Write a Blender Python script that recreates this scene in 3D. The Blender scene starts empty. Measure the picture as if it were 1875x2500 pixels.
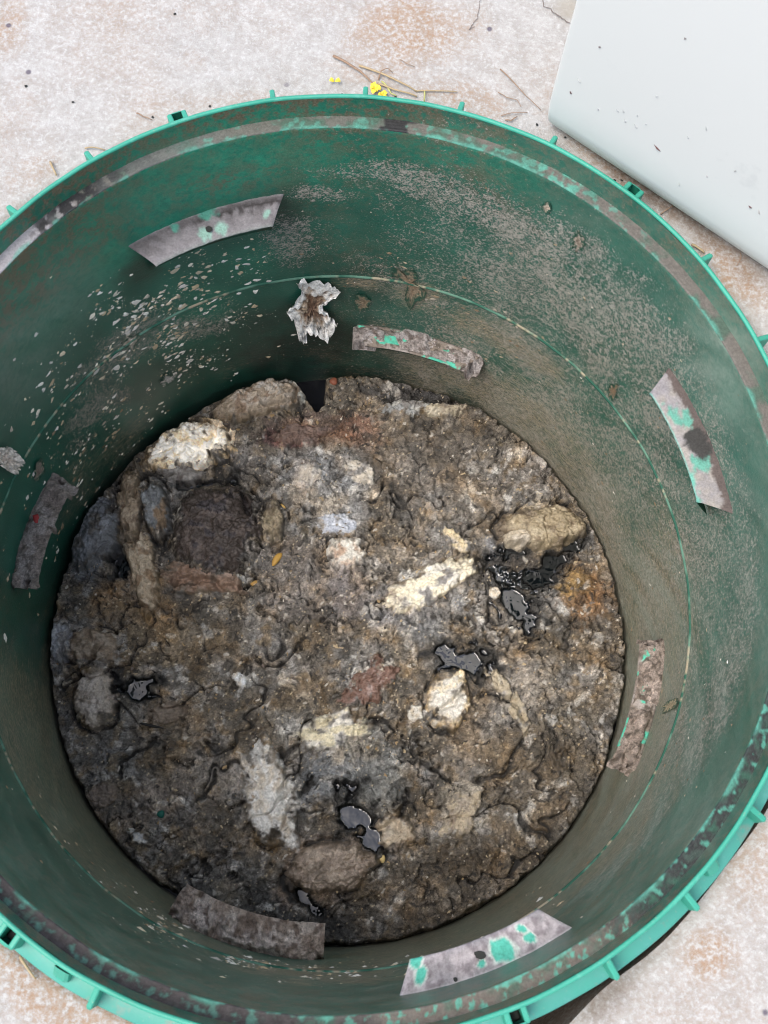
import bpy, math, random
import numpy as np
random.seed(7); RNG = np.random.default_rng(11)
sc = bpy.context.scene
COL = sc.collection
R = 0.305                                   # riser radius in metres; shapes below are written in units of R

# ------------------------------------------------------------------ camera
PW, PH, FPX = 1875.0, 2500.0, 2900.0
CX, CY, CH, PITCH, ROLL, DEP = 0.09598, -0.6913, 2.35976, 0.29085, 0.10942, 1.42814
cp, sp, cr, sr = math.cos(PITCH), math.sin(PITCH), math.cos(ROLL), math.sin(ROLL)
rt0, up0, FW = np.array([1, 0, 0.]), np.array([0, cp, sp]), np.array([0, sp, -cp])
RT, UP = cr*rt0 + sr*up0, -sr*rt0 + cr*up0
CAM = np.array([CX, CY, CH])
cd = bpy.data.cameras.new('camera'); cam = bpy.data.objects.new('camera', cd); COL.objects.link(cam)
from mathutils import Matrix, Vector
cam.matrix_world = Matrix(((RT[0], UP[0], -FW[0], CAM[0]*R), (RT[1], UP[1], -FW[1], CAM[1]*R), (RT[2], UP[2], -FW[2], CAM[2]*R), (0, 0, 0, 1)))
cd.sensor_fit = 'VERTICAL'; cd.sensor_height = 24.0; cd.lens = FPX/PH*24.0
cd.clip_start = 0.02; cd.clip_end = 500
cd.dof.use_dof = True; cd.dof.focus_distance = 1.12; cd.dof.aperture_fstop = 12.0
sc.camera = cam
# ------------------------------------------------------------------ sky and sun
wd = bpy.data.worlds.new('World'); sc.world = wd; wd.use_nodes = True
wn = wd.node_tree; bgn = wn.nodes['Background']
SUN_EL, SUN_AZ = math.radians(65), math.radians(212)          # direction the light comes from (azimuth from +x)
sky = wn.nodes.new('ShaderNodeTexSky'); sky.sky_type = 'NISHITA'; sky.sun_disc = False
sky.sun_elevation = SUN_EL; sky.sun_rotation = math.pi/2 - SUN_AZ
sky.air_density = 1.0; sky.dust_density = 3.0; sky.ozone_density = 1.0
hs = wn.nodes.new('ShaderNodeHueSaturation'); hs.inputs['Saturation'].default_value = 0.74
wn.links.new(sky.outputs[0], hs.inputs['Color']); wn.links.new(hs.outputs[0], bgn.inputs[0])
bgn.inputs[1].default_value = 0.15
sl = bpy.data.lights.new('sun', 'SUN'); sl.energy = 1.1; sl.angle = math.radians(36); sl.color = (1, .93, .82)
so = bpy.data.objects.new('sun', sl); COL.objects.link(so)
sd = Vector((math.cos(SUN_EL)*math.cos(SUN_AZ), math.cos(SUN_EL)*math.sin(SUN_AZ), math.sin(SUN_EL)))
so.rotation_euler = sd.to_track_quat('Z', 'Y').to_euler(); so.location = sd*5
sc.view_settings.view_transform = 'Standard'; sc.view_settings.look = 'None'
sc.view_settings.exposure = 1.08; sc.view_settings.gamma = 1; sc.view_settings.use_curve_mapping = False
sc.cycles.filter_width = 0.95; sc.cycles.max_bounces = 8; sc.cycles.diffuse_bounces = 5; sc.cycles.use_denoising = True; sc.cycles.denoiser = 'OPENIMAGEDENOISE'; sc.cycles.denoising_prefilter = 'ACCURATE'

# ------------------------------------------------------------------ numpy noise
def _h(ix, iy, s):
    h = ix*np.uint32(374761393) + iy*np.uint32(668265263) + np.uint32((s*2246822519) & 0xffffffff)
    h = (h ^ (h >> np.uint32(13)))*np.uint32(1274126177)
    return h ^ (h >> np.uint32(16))
_GX, _GY = np.cos(np.arange(64)*2*np.pi/64).astype(np.float32), np.sin(np.arange(64)*2*np.pi/64).astype(np.float32)
def vn(x, y, s=0):
    x, y = np.broadcast_arrays(np.asarray(x, np.float32), np.asarray(y, np.float32))
    x0, y0 = np.floor(x), np.floor(y); fx, fy = x-x0, y-y0; ix, iy = x0.astype(np.int32).astype(np.uint32), y0.astype(np.int32).astype(np.uint32)
    ux, uy = fx*fx*fx*(fx*(fx*6-15)+10), fy*fy*fy*(fy*(fy*6-15)+10)
    def g(a, b):
        k = (_h(ix+np.uint32(a), iy+np.uint32(b), s) >> np.uint32(8)) & np.uint32(63)
        return _GX[k]*(fx-a) + _GY[k]*(fy-b)
    a = g(0, 0); a = a+(g(1, 0)-a)*ux; b = g(0, 1); b = b+(g(1, 1)-b)*ux
    return (a + (b-a)*uy)*np.float32(1.5)
def fbm(x, y, s=0, o=4, g=.5):
    v = 0; a = 1; n = 0
    for i in range(o):
        v = v + a*vn(x, y, s+i*17); n += a; a *= g; x, y = x*2.03+13.7, y*2.03+7.1
    return v/n*1.4
def worley(x, y, s=0):
    x, y = np.asarray(x, np.float32), np.asarray(y, np.float32); x0, y0 = np.floor(x), np.floor(y); ix, iy = x0.astype(np.int32), y0.astype(np.int32)
    f1 = np.full(x.shape, 9., np.float32); f2 = f1.copy(); idv = np.zeros(x.shape, np.float32); q = np.float32(1/65535)
    for i in (-1, 0, 1):
        for j in (-1, 0, 1):
            a = _h((ix+i).astype(np.uint32), (iy+j).astype(np.uint32), s); b = _h((ix+i).astype(np.uint32), (iy+j).astype(np.uint32), s+9)
            d = np.hypot(x0+i+(a & np.uint32(65535))*q-x, y0+j+(a >> np.uint32(16))*q-y); r = (b & np.uint32(65535))*q
            lt = d < f1
            f2 = np.where(lt, f1, np.minimum(f2, d)); idv = np.where(lt, r, idv); f1 = np.where(lt, d, f1)
    return f1, f2, idv
def ss(a, b, x):
    t = np.clip((x-a)/(b-a), 0, 1); return t*t*(3-2*t)
def mix(a, b, t):
    return a + (np.asarray(b)-a)*t[..., None]

# ------------------------------------------------------------------ geometry of the place
Z_SL, R_SL, ZG = -1.428, 0.935, -0.092
def rad(z, th=0.):
    """inner radius of the riser wall"""
    z = np.asarray(z, float)
    r = .966 + .0215*np.clip(z, -3, 0)
    return r*(1 + (-.0092*np.cos(2*th))*np.clip(1+z/.5, 0, 1))
def rtop(th):
    return 1 - .0041 - .0092*np.cos(2*th) + .0045*np.cos(th)
def ray(px, py):
    return (px-PW/2)/FPX*RT - (py-PH/2)/FPX*UP + FW
def at(px, py, z):
    d = ray(px, py); return CAM + d*(z-CAM[2])/d[2]
def on_wall(px, py):
    d = ray(px, py); t = np.linspace(.6, 6, 9000); P = CAM + t[:, None]*d
    th = np.arctan2(P[:, 1], P[:, 0]); g = np.hypot(P[:, 0], P[:, 1]) - rad(P[:, 2], th)
    i = np.where((g[:-1] < 0) & (g[1:] >= 0))[0]; i = i[-1] if len(i) else -1
    return th[i], P[i, 2]
def pol(th, r, z): return np.array([r*math.cos(th), r*math.sin(th), z])

# ------------------------------------------------------------------ object helpers
def tag(o, label=None, cat=None, group=None, kind=None):
    if label: o['label'] = label
    if cat: o['category'] = cat
    if group: o['group'] = group
    if kind: o['kind'] = kind
    return o
def obj(name, V, F, mat, parent=None, cols=None, smooth=True, scale=R):
    me = bpy.data.meshes.new(name)
    me.from_pydata(np.asarray(V, float)*scale, [], F if isinstance(F, list) else np.asarray(F))
    if cols:
        for k, c in cols.items():
            c = np.asarray(c, np.float32)
            if c.shape[1] == 3: c = np.concatenate([c, np.ones((len(c), 1), np.float32)], 1)
            a = me.attributes.new(k, 'FLOAT_COLOR', 'POINT'); a.data.foreach_set('color', c.ravel())
    me.polygons.foreach_set('use_smooth', np.full(len(me.polygons), smooth))
    me.materials.append(mat); me.update()
    o = bpy.data.objects.new(name, me); COL.objects.link(o)
    if parent: o.parent = parent
    return o
def empty(name, label, cat, loc=(0, 0, 0), group=None):
    o = bpy.data.objects.new(name, None); COL.objects.link(o); o.location = loc; o.empty_display_size = .02
    return tag(o, label, cat, group)
def quads(ny, nx, wrap=False):
    i = np.arange(ny-1)[:, None]; j = np.arange(nx if wrap else nx-1)[None, :]; k = (j+1) % nx
    return np.stack(np.broadcast_arrays(i*nx+j, i*nx+k, (i+1)*nx+k, (i+1)*nx+j), -1).reshape(-1, 4)
def revolve(name, prof, n, mat, parent=None, rfun=None, cols=None, smooth=True, th0=0, th1=2*math.pi):
    """prof: list of (r,z); rfun(r,z,th)->r"""
    prof = np.array(prof); full = abs(th1-th0-2*math.pi) < 1e-6
    th = np.linspace(th0, th1, n, endpoint=not full)
    r = prof[:, 0][:, None]; z = prof[:, 1][:, None]
    rr = rfun(r, z, th[None]) if rfun else np.repeat(r, n, 1)
    V = np.stack([rr*np.cos(th), rr*np.sin(th), np.repeat(z, n, 1)], -1).reshape(-1, 3)
    c = cols(np.repeat(z, n, 1), np.repeat(th[None], len(prof), 0)) if cols else None
    return obj(name, V, quads(len(prof), n, full), mat, parent, c, smooth)

# ------------------------------------------------------------------ materials
class NT:
    def __init__(s, name):
        s.m = bpy.data.materials.new(name); s.m.use_nodes = True; s.t = s.m.node_tree
        s.b = s.t.nodes['Principled BSDF']; s.x = -200
    def n(s, ty, ins=None, **kw):
        nd = s.t.nodes.new(ty)
        for k, v in kw.items(): setattr(nd, k, v)
        for k, v in (ins or {}).items():
            if isinstance(v, bpy.types.NodeSocket): s.t.links.new(v, nd.inputs[k])
            else: nd.inputs[k].default_value = v
        return nd
    def co(s): return s.n('ShaderNodeTexCoord').outputs['Object']
    def noise(s, v, scale, det=3, rough=.6, dist=0):
        return s.n('ShaderNodeTexNoise', {'Vector': v, 'Scale': scale, 'Detail': det, 'Roughness': rough, 'Distortion': dist}).outputs[0]
    def maths(s, op, a, b=0.): return s.n('ShaderNodeMath', {0: a, 1: b}, operation=op, use_clamp=False).outputs[0]
    def rng(s, v, a, b, c=0., d=1.): return s.n('ShaderNodeMapRange', {'Value': v, 'From Min': a, 'From Max': b, 'To Min': c, 'To Max': d}).outputs[0]
    def mixc(s, f, a, b, bt='MIX'):
        nd = s.n('ShaderNodeMix', data_type='RGBA', blend_type=bt)
        for k, v in ((0, f), (6, a), (7, b)):
            if isinstance(v, bpy.types.NodeSocket): s.t.links.new(v, nd.inputs[k])
            else: nd.inputs[k].default_value = (*v, 1) if isinstance(v, tuple) and len(v) == 3 else v
        return nd.outputs[2]
    def attr(s, name):
        a = s.n('ShaderNodeAttribute', attribute_name=name); return a.outputs['Color']
    def sep(s, c): return s.n('ShaderNodeSeparateColor', {0: c}).outputs
    def set(s, k, v):
        if isinstance(v, bpy.types.NodeSocket): s.t.links.new(v, s.b.inputs[k])
        else: s.b.inputs[k].default_value = (*v, 1) if isinstance(v, tuple) else v
    def bump(s, h, dist, strength=1.0):
        s.set('Normal', s.n('ShaderNodeBump', {'Height': h, 'Distance': dist, 'Strength': strength}).outputs[0])

def m_flat(name, col, rough=.6, var=.3, scale=300, bump=.0002):
    t = NT(name); v = t.co(); n = t.noise(v, scale)
    t.set('Base Color', t.mixc(n, tuple(c*(1-var) for c in col), tuple(min(1, c*(1+var)) for c in col)))
    t.set('Roughness', rough); t.bump(n, bump); return t.m
def m_concrete():
    t = NT('weathered concrete'); v = t.co(); st = t.sep(t.attr('stain'))
    big = t.noise(v, 9, 4, .6); mid = t.noise(v, 70, 4, .7); fin = t.noise(v, 330, 4, .75); gr = t.noise(v, 900, 2, .6)
    base = t.mixc(t.rng(mid, .35, .65), (.325, .312, .297), (.405, .397, .388))
    base = t.mixc(t.rng(fin, .52, .66, 0, .55), base, (.54, .54, .545))
    base = t.mixc(t.rng(fin, .45, .34, 0, .42), base, (.27, .235, .21))
    sm = t.n('ShaderNodeClamp', {0: t.maths('ADD', t.maths('MULTIPLY', st[0], 1.25), t.rng(big, .42, .75, -.05, .55))}).outputs[0]
    sg = t.maths('MULTIPLY', sm, t.rng(fin, .58, .40, .15, 1.0))
    base = t.mixc(sg, base, (.31, .215, .15))
    base = t.mixc(t.maths('MULTIPLY', st[1], t.rng(fin, .35, .65, 1.0, .6)), base, (.12, .09, .07))
    base = t.mixc(t.maths('MULTIPLY', st[2], .8), base, (.30, .275, .23))
    vo = t.n('ShaderNodeTexVoronoi', {'Vector': v, 'Scale': 42}, feature='F1')
    rnd = t.sep(vo.outputs['Color'])[0]
    sp_ = t.maths('MULTIPLY', t.rng(vo.outputs['Distance'], .11, .06), t.rng(rnd, .80, .82))
    base = t.mixc(t.maths('MULTIPLY', sp_, .85), base, (.085, .07, .10))
    t.set('Base Color', base); t.set('Roughness', .85); t.set('Specular IOR Level', .25)
    t.bump(t.maths('ADD', fin, t.maths('MULTIPLY', gr, .5)), .0012, .55); return t.m
def m_wall():
    t = NT('grimy green polyethylene'); v = t.co(); m = t.sep(t.attr('mask')); m2 = t.sep(t.attr('grime_shade'))
    mp = t.n('ShaderNodeMapping', {'Vector': v, 'Scale': (1, 1, 6)}).outputs[0]
    g1 = t.noise(v, 620, 3, .65); g2 = t.noise(v, 230, 3, .6, .6); big = t.noise(v, 26, 4, .6); stk = t.noise(mp, 80, 5, .7); stf = t.noise(mp, 300, 3, .65)
    clean = t.mixc(t.rng(big, .3, .7), (.008, .082, .056), (.014, .132, .090))
    base = t.mixc(t.maths('MULTIPLY', m2[0], t.rng(g2, .3, .6, .3, 1)), clean, (.016, .32, .19))
    # brown fine film
    base = t.mixc(t.maths('MULTIPLY', m2[1], t.rng(t.maths('ADD', t.maths('ADD', t.maths('MULTIPLY', g2, .4), t.maths('MULTIPLY', t.noise(v, 75, 4, .65), .45)), t.maths('MULTIPLY', big, .15)), .455, .54, .05, 1.0)), base, t.mixc(t.rng(g1, .35, .65), (.075, .070, .042), (.150, .128, .088)))
    # painted lug shadow plus dark wet dirt, blue of grime
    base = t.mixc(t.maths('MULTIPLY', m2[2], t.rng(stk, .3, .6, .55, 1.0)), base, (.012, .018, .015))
    # streaky muck
    mf = t.n('ShaderNodeClamp', {0: t.rng(t.maths('ADD', t.maths('ADD', t.maths('MULTIPLY', stk, .7), t.maths('MULTIPLY', stf, .5)), t.maths('MULTIPLY', m[1], .42)), .86, 1.02)}).outputs[0]
    mcol = t.mixc(t.rng(stf, .42, .60), (.100, .088, .064), (.46, .37, .25))
    base = t.mixc(t.maths('MULTIPLY', mf, .86), base, mcol)
    st2 = t.noise(mp, 170, 4, .7)
    base = t.mixc(t.maths('MULTIPLY', t.rng(m[1], .35, .9), t.rng(st2, .535, .62, 0, .8)), base, (.44, .365, .25))
    base = t.mixc(t.maths('MULTIPLY', t.rng(m[1], .35, .9), t.rng(st2, .46, .40, 0, .6)), base, (.045, .05, .036))
    # pale dust specks
    df = t.n('ShaderNodeClamp', {0: t.rng(t.maths('ADD', t.maths('ADD', t.maths('MULTIPLY', g1, .75), t.maths('MULTIPLY', g2, .35)), t.maths('MULTIPLY', m[0], .42)), .765, .87)}).outputs[0]
    dcol = t.mixc(t.rng(g2, .35, .65), (.24, .212, .18), (.43, .385, .33))
    base = t.mixc(t.maths('MULTIPLY', df, .85), base, dcol)
    # pale dusty film plus sheen and glare painted into the colour
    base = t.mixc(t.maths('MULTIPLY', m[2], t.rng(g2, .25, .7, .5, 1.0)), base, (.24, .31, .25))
    t.set('Base Color', base)
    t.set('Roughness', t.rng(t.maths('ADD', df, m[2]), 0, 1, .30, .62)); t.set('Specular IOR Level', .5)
    t.bump(t.maths('ADD', g1, t.maths('MULTIPLY', df, .8)), .0007, .6); return t.m
def m_plastic(dusty=0):
    t = NT('dusty turquoise polyethylene' if dusty else 'faded turquoise polyethylene'); v = t.co(); n = t.noise(v, 14, 4, .6); f = t.noise(v, 400, 3); g = t.noise(v, 60, 4, .7)
    b = t.mixc(t.rng(n, .3, .7), (.024, .26, .18), (.050, .345, .25))
    b = t.mixc(t.rng(g, .56, .74, 0, .5), b, (.17, .41, .35)); b = t.mixc(t.rng(f, .64, .74, 0, .35), b, (.40, .34, .22))
    if dusty: b = t.mixc(t.rng(g, .25, .7, .25, .6), b, (.085, .27, .255)); b = t.mixc(t.rng(t.noise(v, 38, 4, .7), .58, .70, 0, .7), b, (.21, .20, .17))
    t.set('Base Color', b); t.set('Roughness', .5); t.bump(f, .0003, .4); return t.m
def m_col(name, grain, lo=.72, hi=1.28, rough=(.6, .6), bump=.0008, strength=.7, spec=.5):
    """colour from the vertex attribute Col, relief and grain from noise; Col alpha-like wetness in attribute wet (red)"""
    t = NT(name); v = t.co(); g = t.noise(v, grain, 4, .7); g2 = t.noise(v, grain*.33, 3, .6, .8)
    c = t.attr('Col'); k = t.maths('ADD', t.maths('MULTIPLY', g, .65), t.maths('MULTIPLY', g2, .35))
    k = t.rng(k, .32, .68, lo, hi)
    cc = t.n('ShaderNodeCombineColor', {0: k, 1: k, 2: k}).outputs[0]
    t.set('Base Color', t.mixc(1.0, c, cc, 'MULTIPLY'))
    w = t.sep(t.attr('wet'))[0]
    t.set('Roughness', t.rng(w, 0, 1, rough[0], rough[1])); t.set('Specular IOR Level', spec)
    t.bump(t.maths('ADD', g, t.maths('MULTIPLY', g2, .8)), bump, strength); return t.m
def m_water(name, col, ior):
    t = NT(name); v = t.co(); n = t.noise(v, 65, 2, .5, .6); t.set('Base Color', col); t.set('Roughness', .02); t.set('IOR', ior)
    t.bump(n, 0.0009 if ior > 1.5 else .0006, 1.0); return t.m
def m_cabinet():
    t = NT('white painted sheet'); v = t.co(); n = t.noise(v, 5, 3); f = t.noise(v, 900, 2)
    b = t.mixc(n, (.63, .645, .63), (.665, .675, .66)); d = t.noise(v, 30, 5, .7)
    b = t.mixc(t.rng(d, .64, .74, 0, .25), b, (.46, .475, .475))
    t.set('Base Color', b); t.set('Roughness', .42); t.bump(f, .0001, .2); return t.m
M_CONC, M_WALL, M_PLAS = m_concrete(), m_wall(), m_plastic(); M_FLAN = m_plastic(1)
M_SLUDGE = m_col('wet scum', 640, .34, 1.72, (.36, .08), .0022, 1.0, .9)
M_PAPER = m_col('sodden paper pulp', 520, .55, 1.42, (.55, .2), .0014, .85)
M_LUG = m_col('dusty plastic', 620, .70, 1.28, (.8, .3), .0006, .6, .3)
M_FLECK = m_col('dried flecks', 900, .85, 1.12, (.75, .3), .0003, .5, .3)
M_WATER = m_water('dark septic water', (.003, .004, .006), 1.72); M_WATER2 = m_water('dark oily water', (.003, .004, .005), 1.5); M_DEEP = m_water('deep septic water', (.0035, .004, .006), 1.33)
M_CAB = m_cabinet()
M_SOIL = m_flat('dark soil', (.045, .035, .028), .9, .4, 200, .003)
M_STRAW = m_flat('dry straw', (.36, .27, .155), .6, .3, 500); M_TWIG = m_flat('brown twig', (.27, .175, .115), .7, .35, 500)
M_YELL = m_flat('yellow petal', (.75, .58, .045), .55, .15, 300); M_STEM = m_flat('pale green stem', (.40, .40, .14), .6, .2, 400)
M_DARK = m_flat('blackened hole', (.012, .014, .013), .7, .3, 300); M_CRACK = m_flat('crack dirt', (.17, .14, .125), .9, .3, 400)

# ------------------------------------------------------------------ ground slab with the opening, soil below
def hole_r(th):
    d = lambda c, w: np.exp(-((np.angle(np.exp(1j*(th-math.radians(c)))))/math.radians(w))**2)
    return 1.050 + .010*np.cos(2*th) + .060*d(-65, 9) + .010*d(-50, 14) + .006*vn(np.cos(th)*6, np.sin(th)*6, 3)
def slab():
    nth = 900
    th = np.linspace(0, 2*np.pi, nth, endpoint=False)[None]
    rs = np.concatenate([np.linspace(0, 1.9, 200)**1.0, np.array([2.4, 3.2, 5, 10, 30, 200.])])[:, None]
    r = hole_r(th) + rs; x, y = r*np.cos(th), r*np.sin(th)
    z = ZG + .004*fbm(x*3, y*3, 4, 3)*np.clip(4-rs, 0, 1) + .0015*fbm(x*40, y*40, 8, 2)*(rs < 2) - .012*ss(.02, 0, rs)
    st = np.zeros((len(rs), nth, 3))
    def blob(px, py, rx, ry, rot, k, ch):
        c = at(px, py, ZG); s = .00083*1.12
        dx, dy = x-c[0], y-c[1]; a = math.radians(rot); u = dx*math.cos(a)+dy*math.sin(a); w = -dx*math.sin(a)+dy*math.cos(a)
        d = np.hypot(u/(rx*s), w/(ry*s)) + .35*fbm(x*7, y*7, int(px) % 50, 4)
        st[..., ch] = np.maximum(st[..., ch], k*ss(1.25, .25, d))
    for a in [(1010, 80, 190, 130, 20, .75, 0), (20, 60, 60, 120, 0, .6, 0), (640, 250, 300, 40, 8, .32, 0), (1130, 240, 160, 60, -10, .5, 0), (900, 170, 120, 70, 0, .42, 0),
              (1780, 640, 200, 60, -48, .75, 0), (1560, 440, 260, 45, -33, .7, 0), (1730, 2330, 70, 60, 0, .65, 0), (1840, 2100, 80, 120, 0, .3, 0),
              (140, 2450, 260, 60, -32, .8, 0), (10, 2330, 60, 90, -40, .8, 0), (300, 2500, 120, 40, -20, .8, 0), (80, 420, 90, 50, 40, .3, 0), (470, 150, 60, 40, 0, .2, 0),
              (1640, 510, 330, 34, -33, .9, 1), (1850, 660, 80, 60, -35, .5, 1), (1390, 20, 60, 60, 0, .9, 2), (1560, 2330, 120, 40, 60, .2, 1), (1480, 2440, 90, 40, 45, .7, 1)]:
        blob(*a)
    V = np.stack([x, y, z + 0*r], -1).reshape(-1, 3)
    o = obj('concrete_slab', V, quads(len(rs), nth, True), M_CONC, None, {'stain': st.reshape(-1, 3)})
    tag(o, 'pale weathered concrete slab with tan stains around the green tank opening', None, None, 'structure')
    z2 = np.array([ZG-.012, ZG-.06, ZG-.35])[:, None]; r2 = hole_r(th)+0*z2
    V = np.stack([r2*np.cos(th), r2*np.sin(th), z2+0*r2], -1).reshape(-1, 3)
    e = obj('slab_edge', V, quads(3, nth, True), M_CONC, o, {'stain': np.tile([.6, .8, 0], (len(V), 1))})
    g = revolve('soil', [(.97, -.30), (1.3, -.30)], 96, M_SOIL); tag(g, 'dark soil under the edge of the slab', None, None, 'structure')
    def crack(pts, w):
        P = [at(a, b, ZG) for a, b in pts]; Q = []
        for i in range(len(P)-1):
            for k in range(8): Q.append(P[i] + (P[i+1]-P[i])*k/8)
        Q = np.array(Q); n = len(Q); Q[:, :2] += .006*np.stack([vn(np.arange(n)*.45, np.arange(n)*0+w, 5), vn(np.arange(n)*.45, np.arange(n)*0+w, 6)], 1)
        d = np.gradient(Q, axis=0); nr = np.stack([-d[:, 1], d[:, 0]], 1); nr /= np.linalg.norm(nr, axis=1)[:, None]+1e-9
        ww = w*(.5+.7*np.abs(vn(np.arange(n)*.6, np.zeros(n), 9)))[:, None]
        A = Q.copy(); B = Q.copy(); A[:, :2] += nr*ww; B[:, :2] -= nr*ww; A[:, 2] = B[:, 2] = ZG+.0045
        V = np.stack([A, B], 1).reshape(-1, 3); F = [(2*i, 2*i+1, 2*i+3, 2*i+2) for i in range(n-1)]
        obj('crack', V, F, M_CRACK, o)
    crack([(1302, -60), (1330, 18), (1372, 48), (1408, 70)], .0022); crack([(1175, -40), (1168, 40), (1145, 75), (1160, 66)], .0013)
slab()

# ------------------------------------------------------------------ the riser
riser = empty('tank_riser', 'round green plastic tank riser with turquoise rim sunk in the concrete', 'tank riser')
def ang(th, deg): return np.angle(np.exp(1j*(th-math.radians(deg))))
def wall_masks(z, th):
    m = np.zeros(z.shape+(3,)); g = np.zeros(z.shape+(3,))
    X, Y = np.cos(th), np.sin(th)
    n1 = fbm(X*3+z*2, Y*3-z*3, 21, 4); n2 = fbm(X*9, Y*9+z*9, 31, 4)
    def G(px, py, wt, wz, nz=.35):
        t, zz = on_wall(px, py)
        d = np.hypot(ang(th, math.degrees(t))/math.radians(wt), (z-zz)/wz) + nz*n2
        return ss(1.3, .2, d)
    deg = np.degrees(ang(th, 0.))
    right = ss(105, 75, deg)*ss(-75, -20, deg)                       # dusty right half
    dust = .18 + .40*right*ss(-.12, -.30, z)
    dust = dust + .18*n1 + .16*n2
    dust = dust - .2*ss(100, 112, deg)
    dust = dust*(1-.8*ss(95, 125, deg)*ss(-.8, -.3, z)) - .5*G(300, 450, 30, .25)
    for a in [(1000, 430, 20, .09), (1200, 520, 18, .10), (1060, 470, 14, .08), (1420, 600, 12, .14), (1560, 800, 16, .3), (1700, 1350, 14, .35), (1650, 1800, 14, .35), (1250, 700, 20, .25), (760, 470, 9, .06), (720, 590, 9, .18), (330, 830, 18, .2), (470, 800, 14, .16), (230, 1000, 14, .2)]:
        dust = np.maximum(dust, .66*G(*a))
    near = ss(-22, -48, deg)*ss(-150, -100, deg)                     # cleaner upper band on the near side
    lim = -.42 + .25*ss(-60, 0, deg) + .02*n2
    dust = dust*(1-.85*ss(-75, -40, deg)*ss(14, -24, deg)*ss(lim-.14, lim+.16, z)) - .5*ss(-75, -85, deg)*ss(-170, -160, deg)*ss(-.75, -.6, z)
    m[..., 0] = np.clip(dust, 0, 1)
    muck = .0 + .55*ss(-.70, -1.30, z)*(.45+.9*right) + .35*n1*ss(-.3, -1.2, z)
    muck = np.maximum(muck, .92*ss(45, 10, deg)*ss(-105, -75, deg)*ss(-.40, -.95, z+.10*n2))
    muck = np.maximum(muck, .80*ss(-85, -105, deg)*ss(-178, -160, deg)*ss(-.62, -.85, z+.08*n2))
    for a in [(1480, 1500, 20, .30), (1430, 1250, 14, .22), (1300, 1000, 18, .2), (1250, 840, 18, .16), (1150, 930, 18, .2), (1010, 720, 8, .12), (880, 690, 7, .06), (1500, 2050, 22, .45), (1250, 2250, 20, .5), (800, 2380, 26, .33), (400, 2220, 22, .4), (560, 880, 7, .2), (300, 1080, 14, .22), (200, 1180, 16, .25), (120, 1640, 18, .25), (170, 1900, 16, .25), (1620, 1650, 12, .3)]:
        muck = np.maximum(muck, (.92 if a[0] > 600 else .62)*G(*a))
    muck = muck*(1-ss(98, 106, deg)*ss(150, 128, deg)*.75*ss(-1.3, -1.1, z)) 
    m[..., 1] = np.clip(muck, 0, 1)
    chalk_sheen = np.maximum.reduce([.20*ss(100, 50, deg)*ss(-100, -60, deg), .8*G(1760, 900, 13, .28), .5*G(1800, 1250, 11, .25), .5*G(40, 880, 14, .35), .45*G(130, 760, 12, .25), .25*G(1680, 720, 10, .2), .4*G(1810, 1500, 12, .25), .35*G(1700, 1600, 15, .3)])  # sheen and glare spots painted pale over a chalky film
    chalk_sheen = np.maximum(chalk_sheen, (.46*ss(50, 5, deg)*ss(-75, -35, deg) + .34*ss(-35, -75, deg)*ss(-178, -150, deg))*(1-.5*ss(-.12, -.02, z)))
    m[..., 2] = np.clip(chalk_sheen*(.85+.9*n2), 0, .9)
    g[..., 0] = np.clip(np.maximum.reduce([.95*G(560, 400, 26, .22), .8*G(300, 560, 16, .25), .55*G(1120, 380, 14, .10), .5*G(90, 700, 14, .3), .5*G(500, 330, 30, .1), .35*G(600, 640, 9, .12), .4*G(470, 800, 12, .3)])*(.8+.5*n2), 0, 1)
    near2 = ss(20, -25, deg)*ss(-165, -130, deg)
    film = .22 + .45*n1 + .3*ss(-.5, -.2, z)*ss(60, 100, deg) + .5*ss(-.12, 0, z) + .35*near*ss(-.9, -.3, z) + .45*ss(120, 150, deg)*ss(-.8, -.2, z)
    film = film*(1-.85*ss(98, 108, deg)*ss(-.22, -.40, z))
    g[..., 1] = np.clip(film, 0, 1)
    dark = np.maximum.reduce([.95*G(740, 850, 22, .30), .7*G(640, 800, 14, .22), .6*G(420, 900, 14, .2), .5*G(850, 700, 12, .2), .9*ss(-1.345, -1.40, z+.02*n2), .7*G(690, 500, 6, .12, .5), .8*G(340, 660, 4, .10, .4), .5*ss(-1.1, -1.35, z)])  # one small patch paints the shadow at the grey lug's left end
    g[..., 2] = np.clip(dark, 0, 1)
    return {'mask': m.reshape(-1, 3), 'grime_shade': g.reshape(-1, 3)}
def rf(r, z, th):
    w = np.clip(1+z/.5, 0, 1)
    return r*(1 - (.0041+.0092*np.cos(2*th)-.0045*np.cos(th))*w) + .0012*vn(np.cos(th)*14+z*3, np.sin(th)*14, 2)
ZB = -.066                                     # level of the dust ledge under the lip
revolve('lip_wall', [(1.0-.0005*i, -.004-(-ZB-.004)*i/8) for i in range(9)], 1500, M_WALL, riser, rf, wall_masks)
up = np.linspace(ZB-.006, -.762, 84); lo_ = np.linspace(-.772, -1.62, 92)
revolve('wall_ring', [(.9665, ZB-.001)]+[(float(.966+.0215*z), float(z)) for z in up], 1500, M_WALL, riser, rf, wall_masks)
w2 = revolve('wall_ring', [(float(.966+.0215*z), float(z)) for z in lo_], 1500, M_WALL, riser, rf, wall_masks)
w2['label'] = 'lower wall ring, caked with brown muck'
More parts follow.
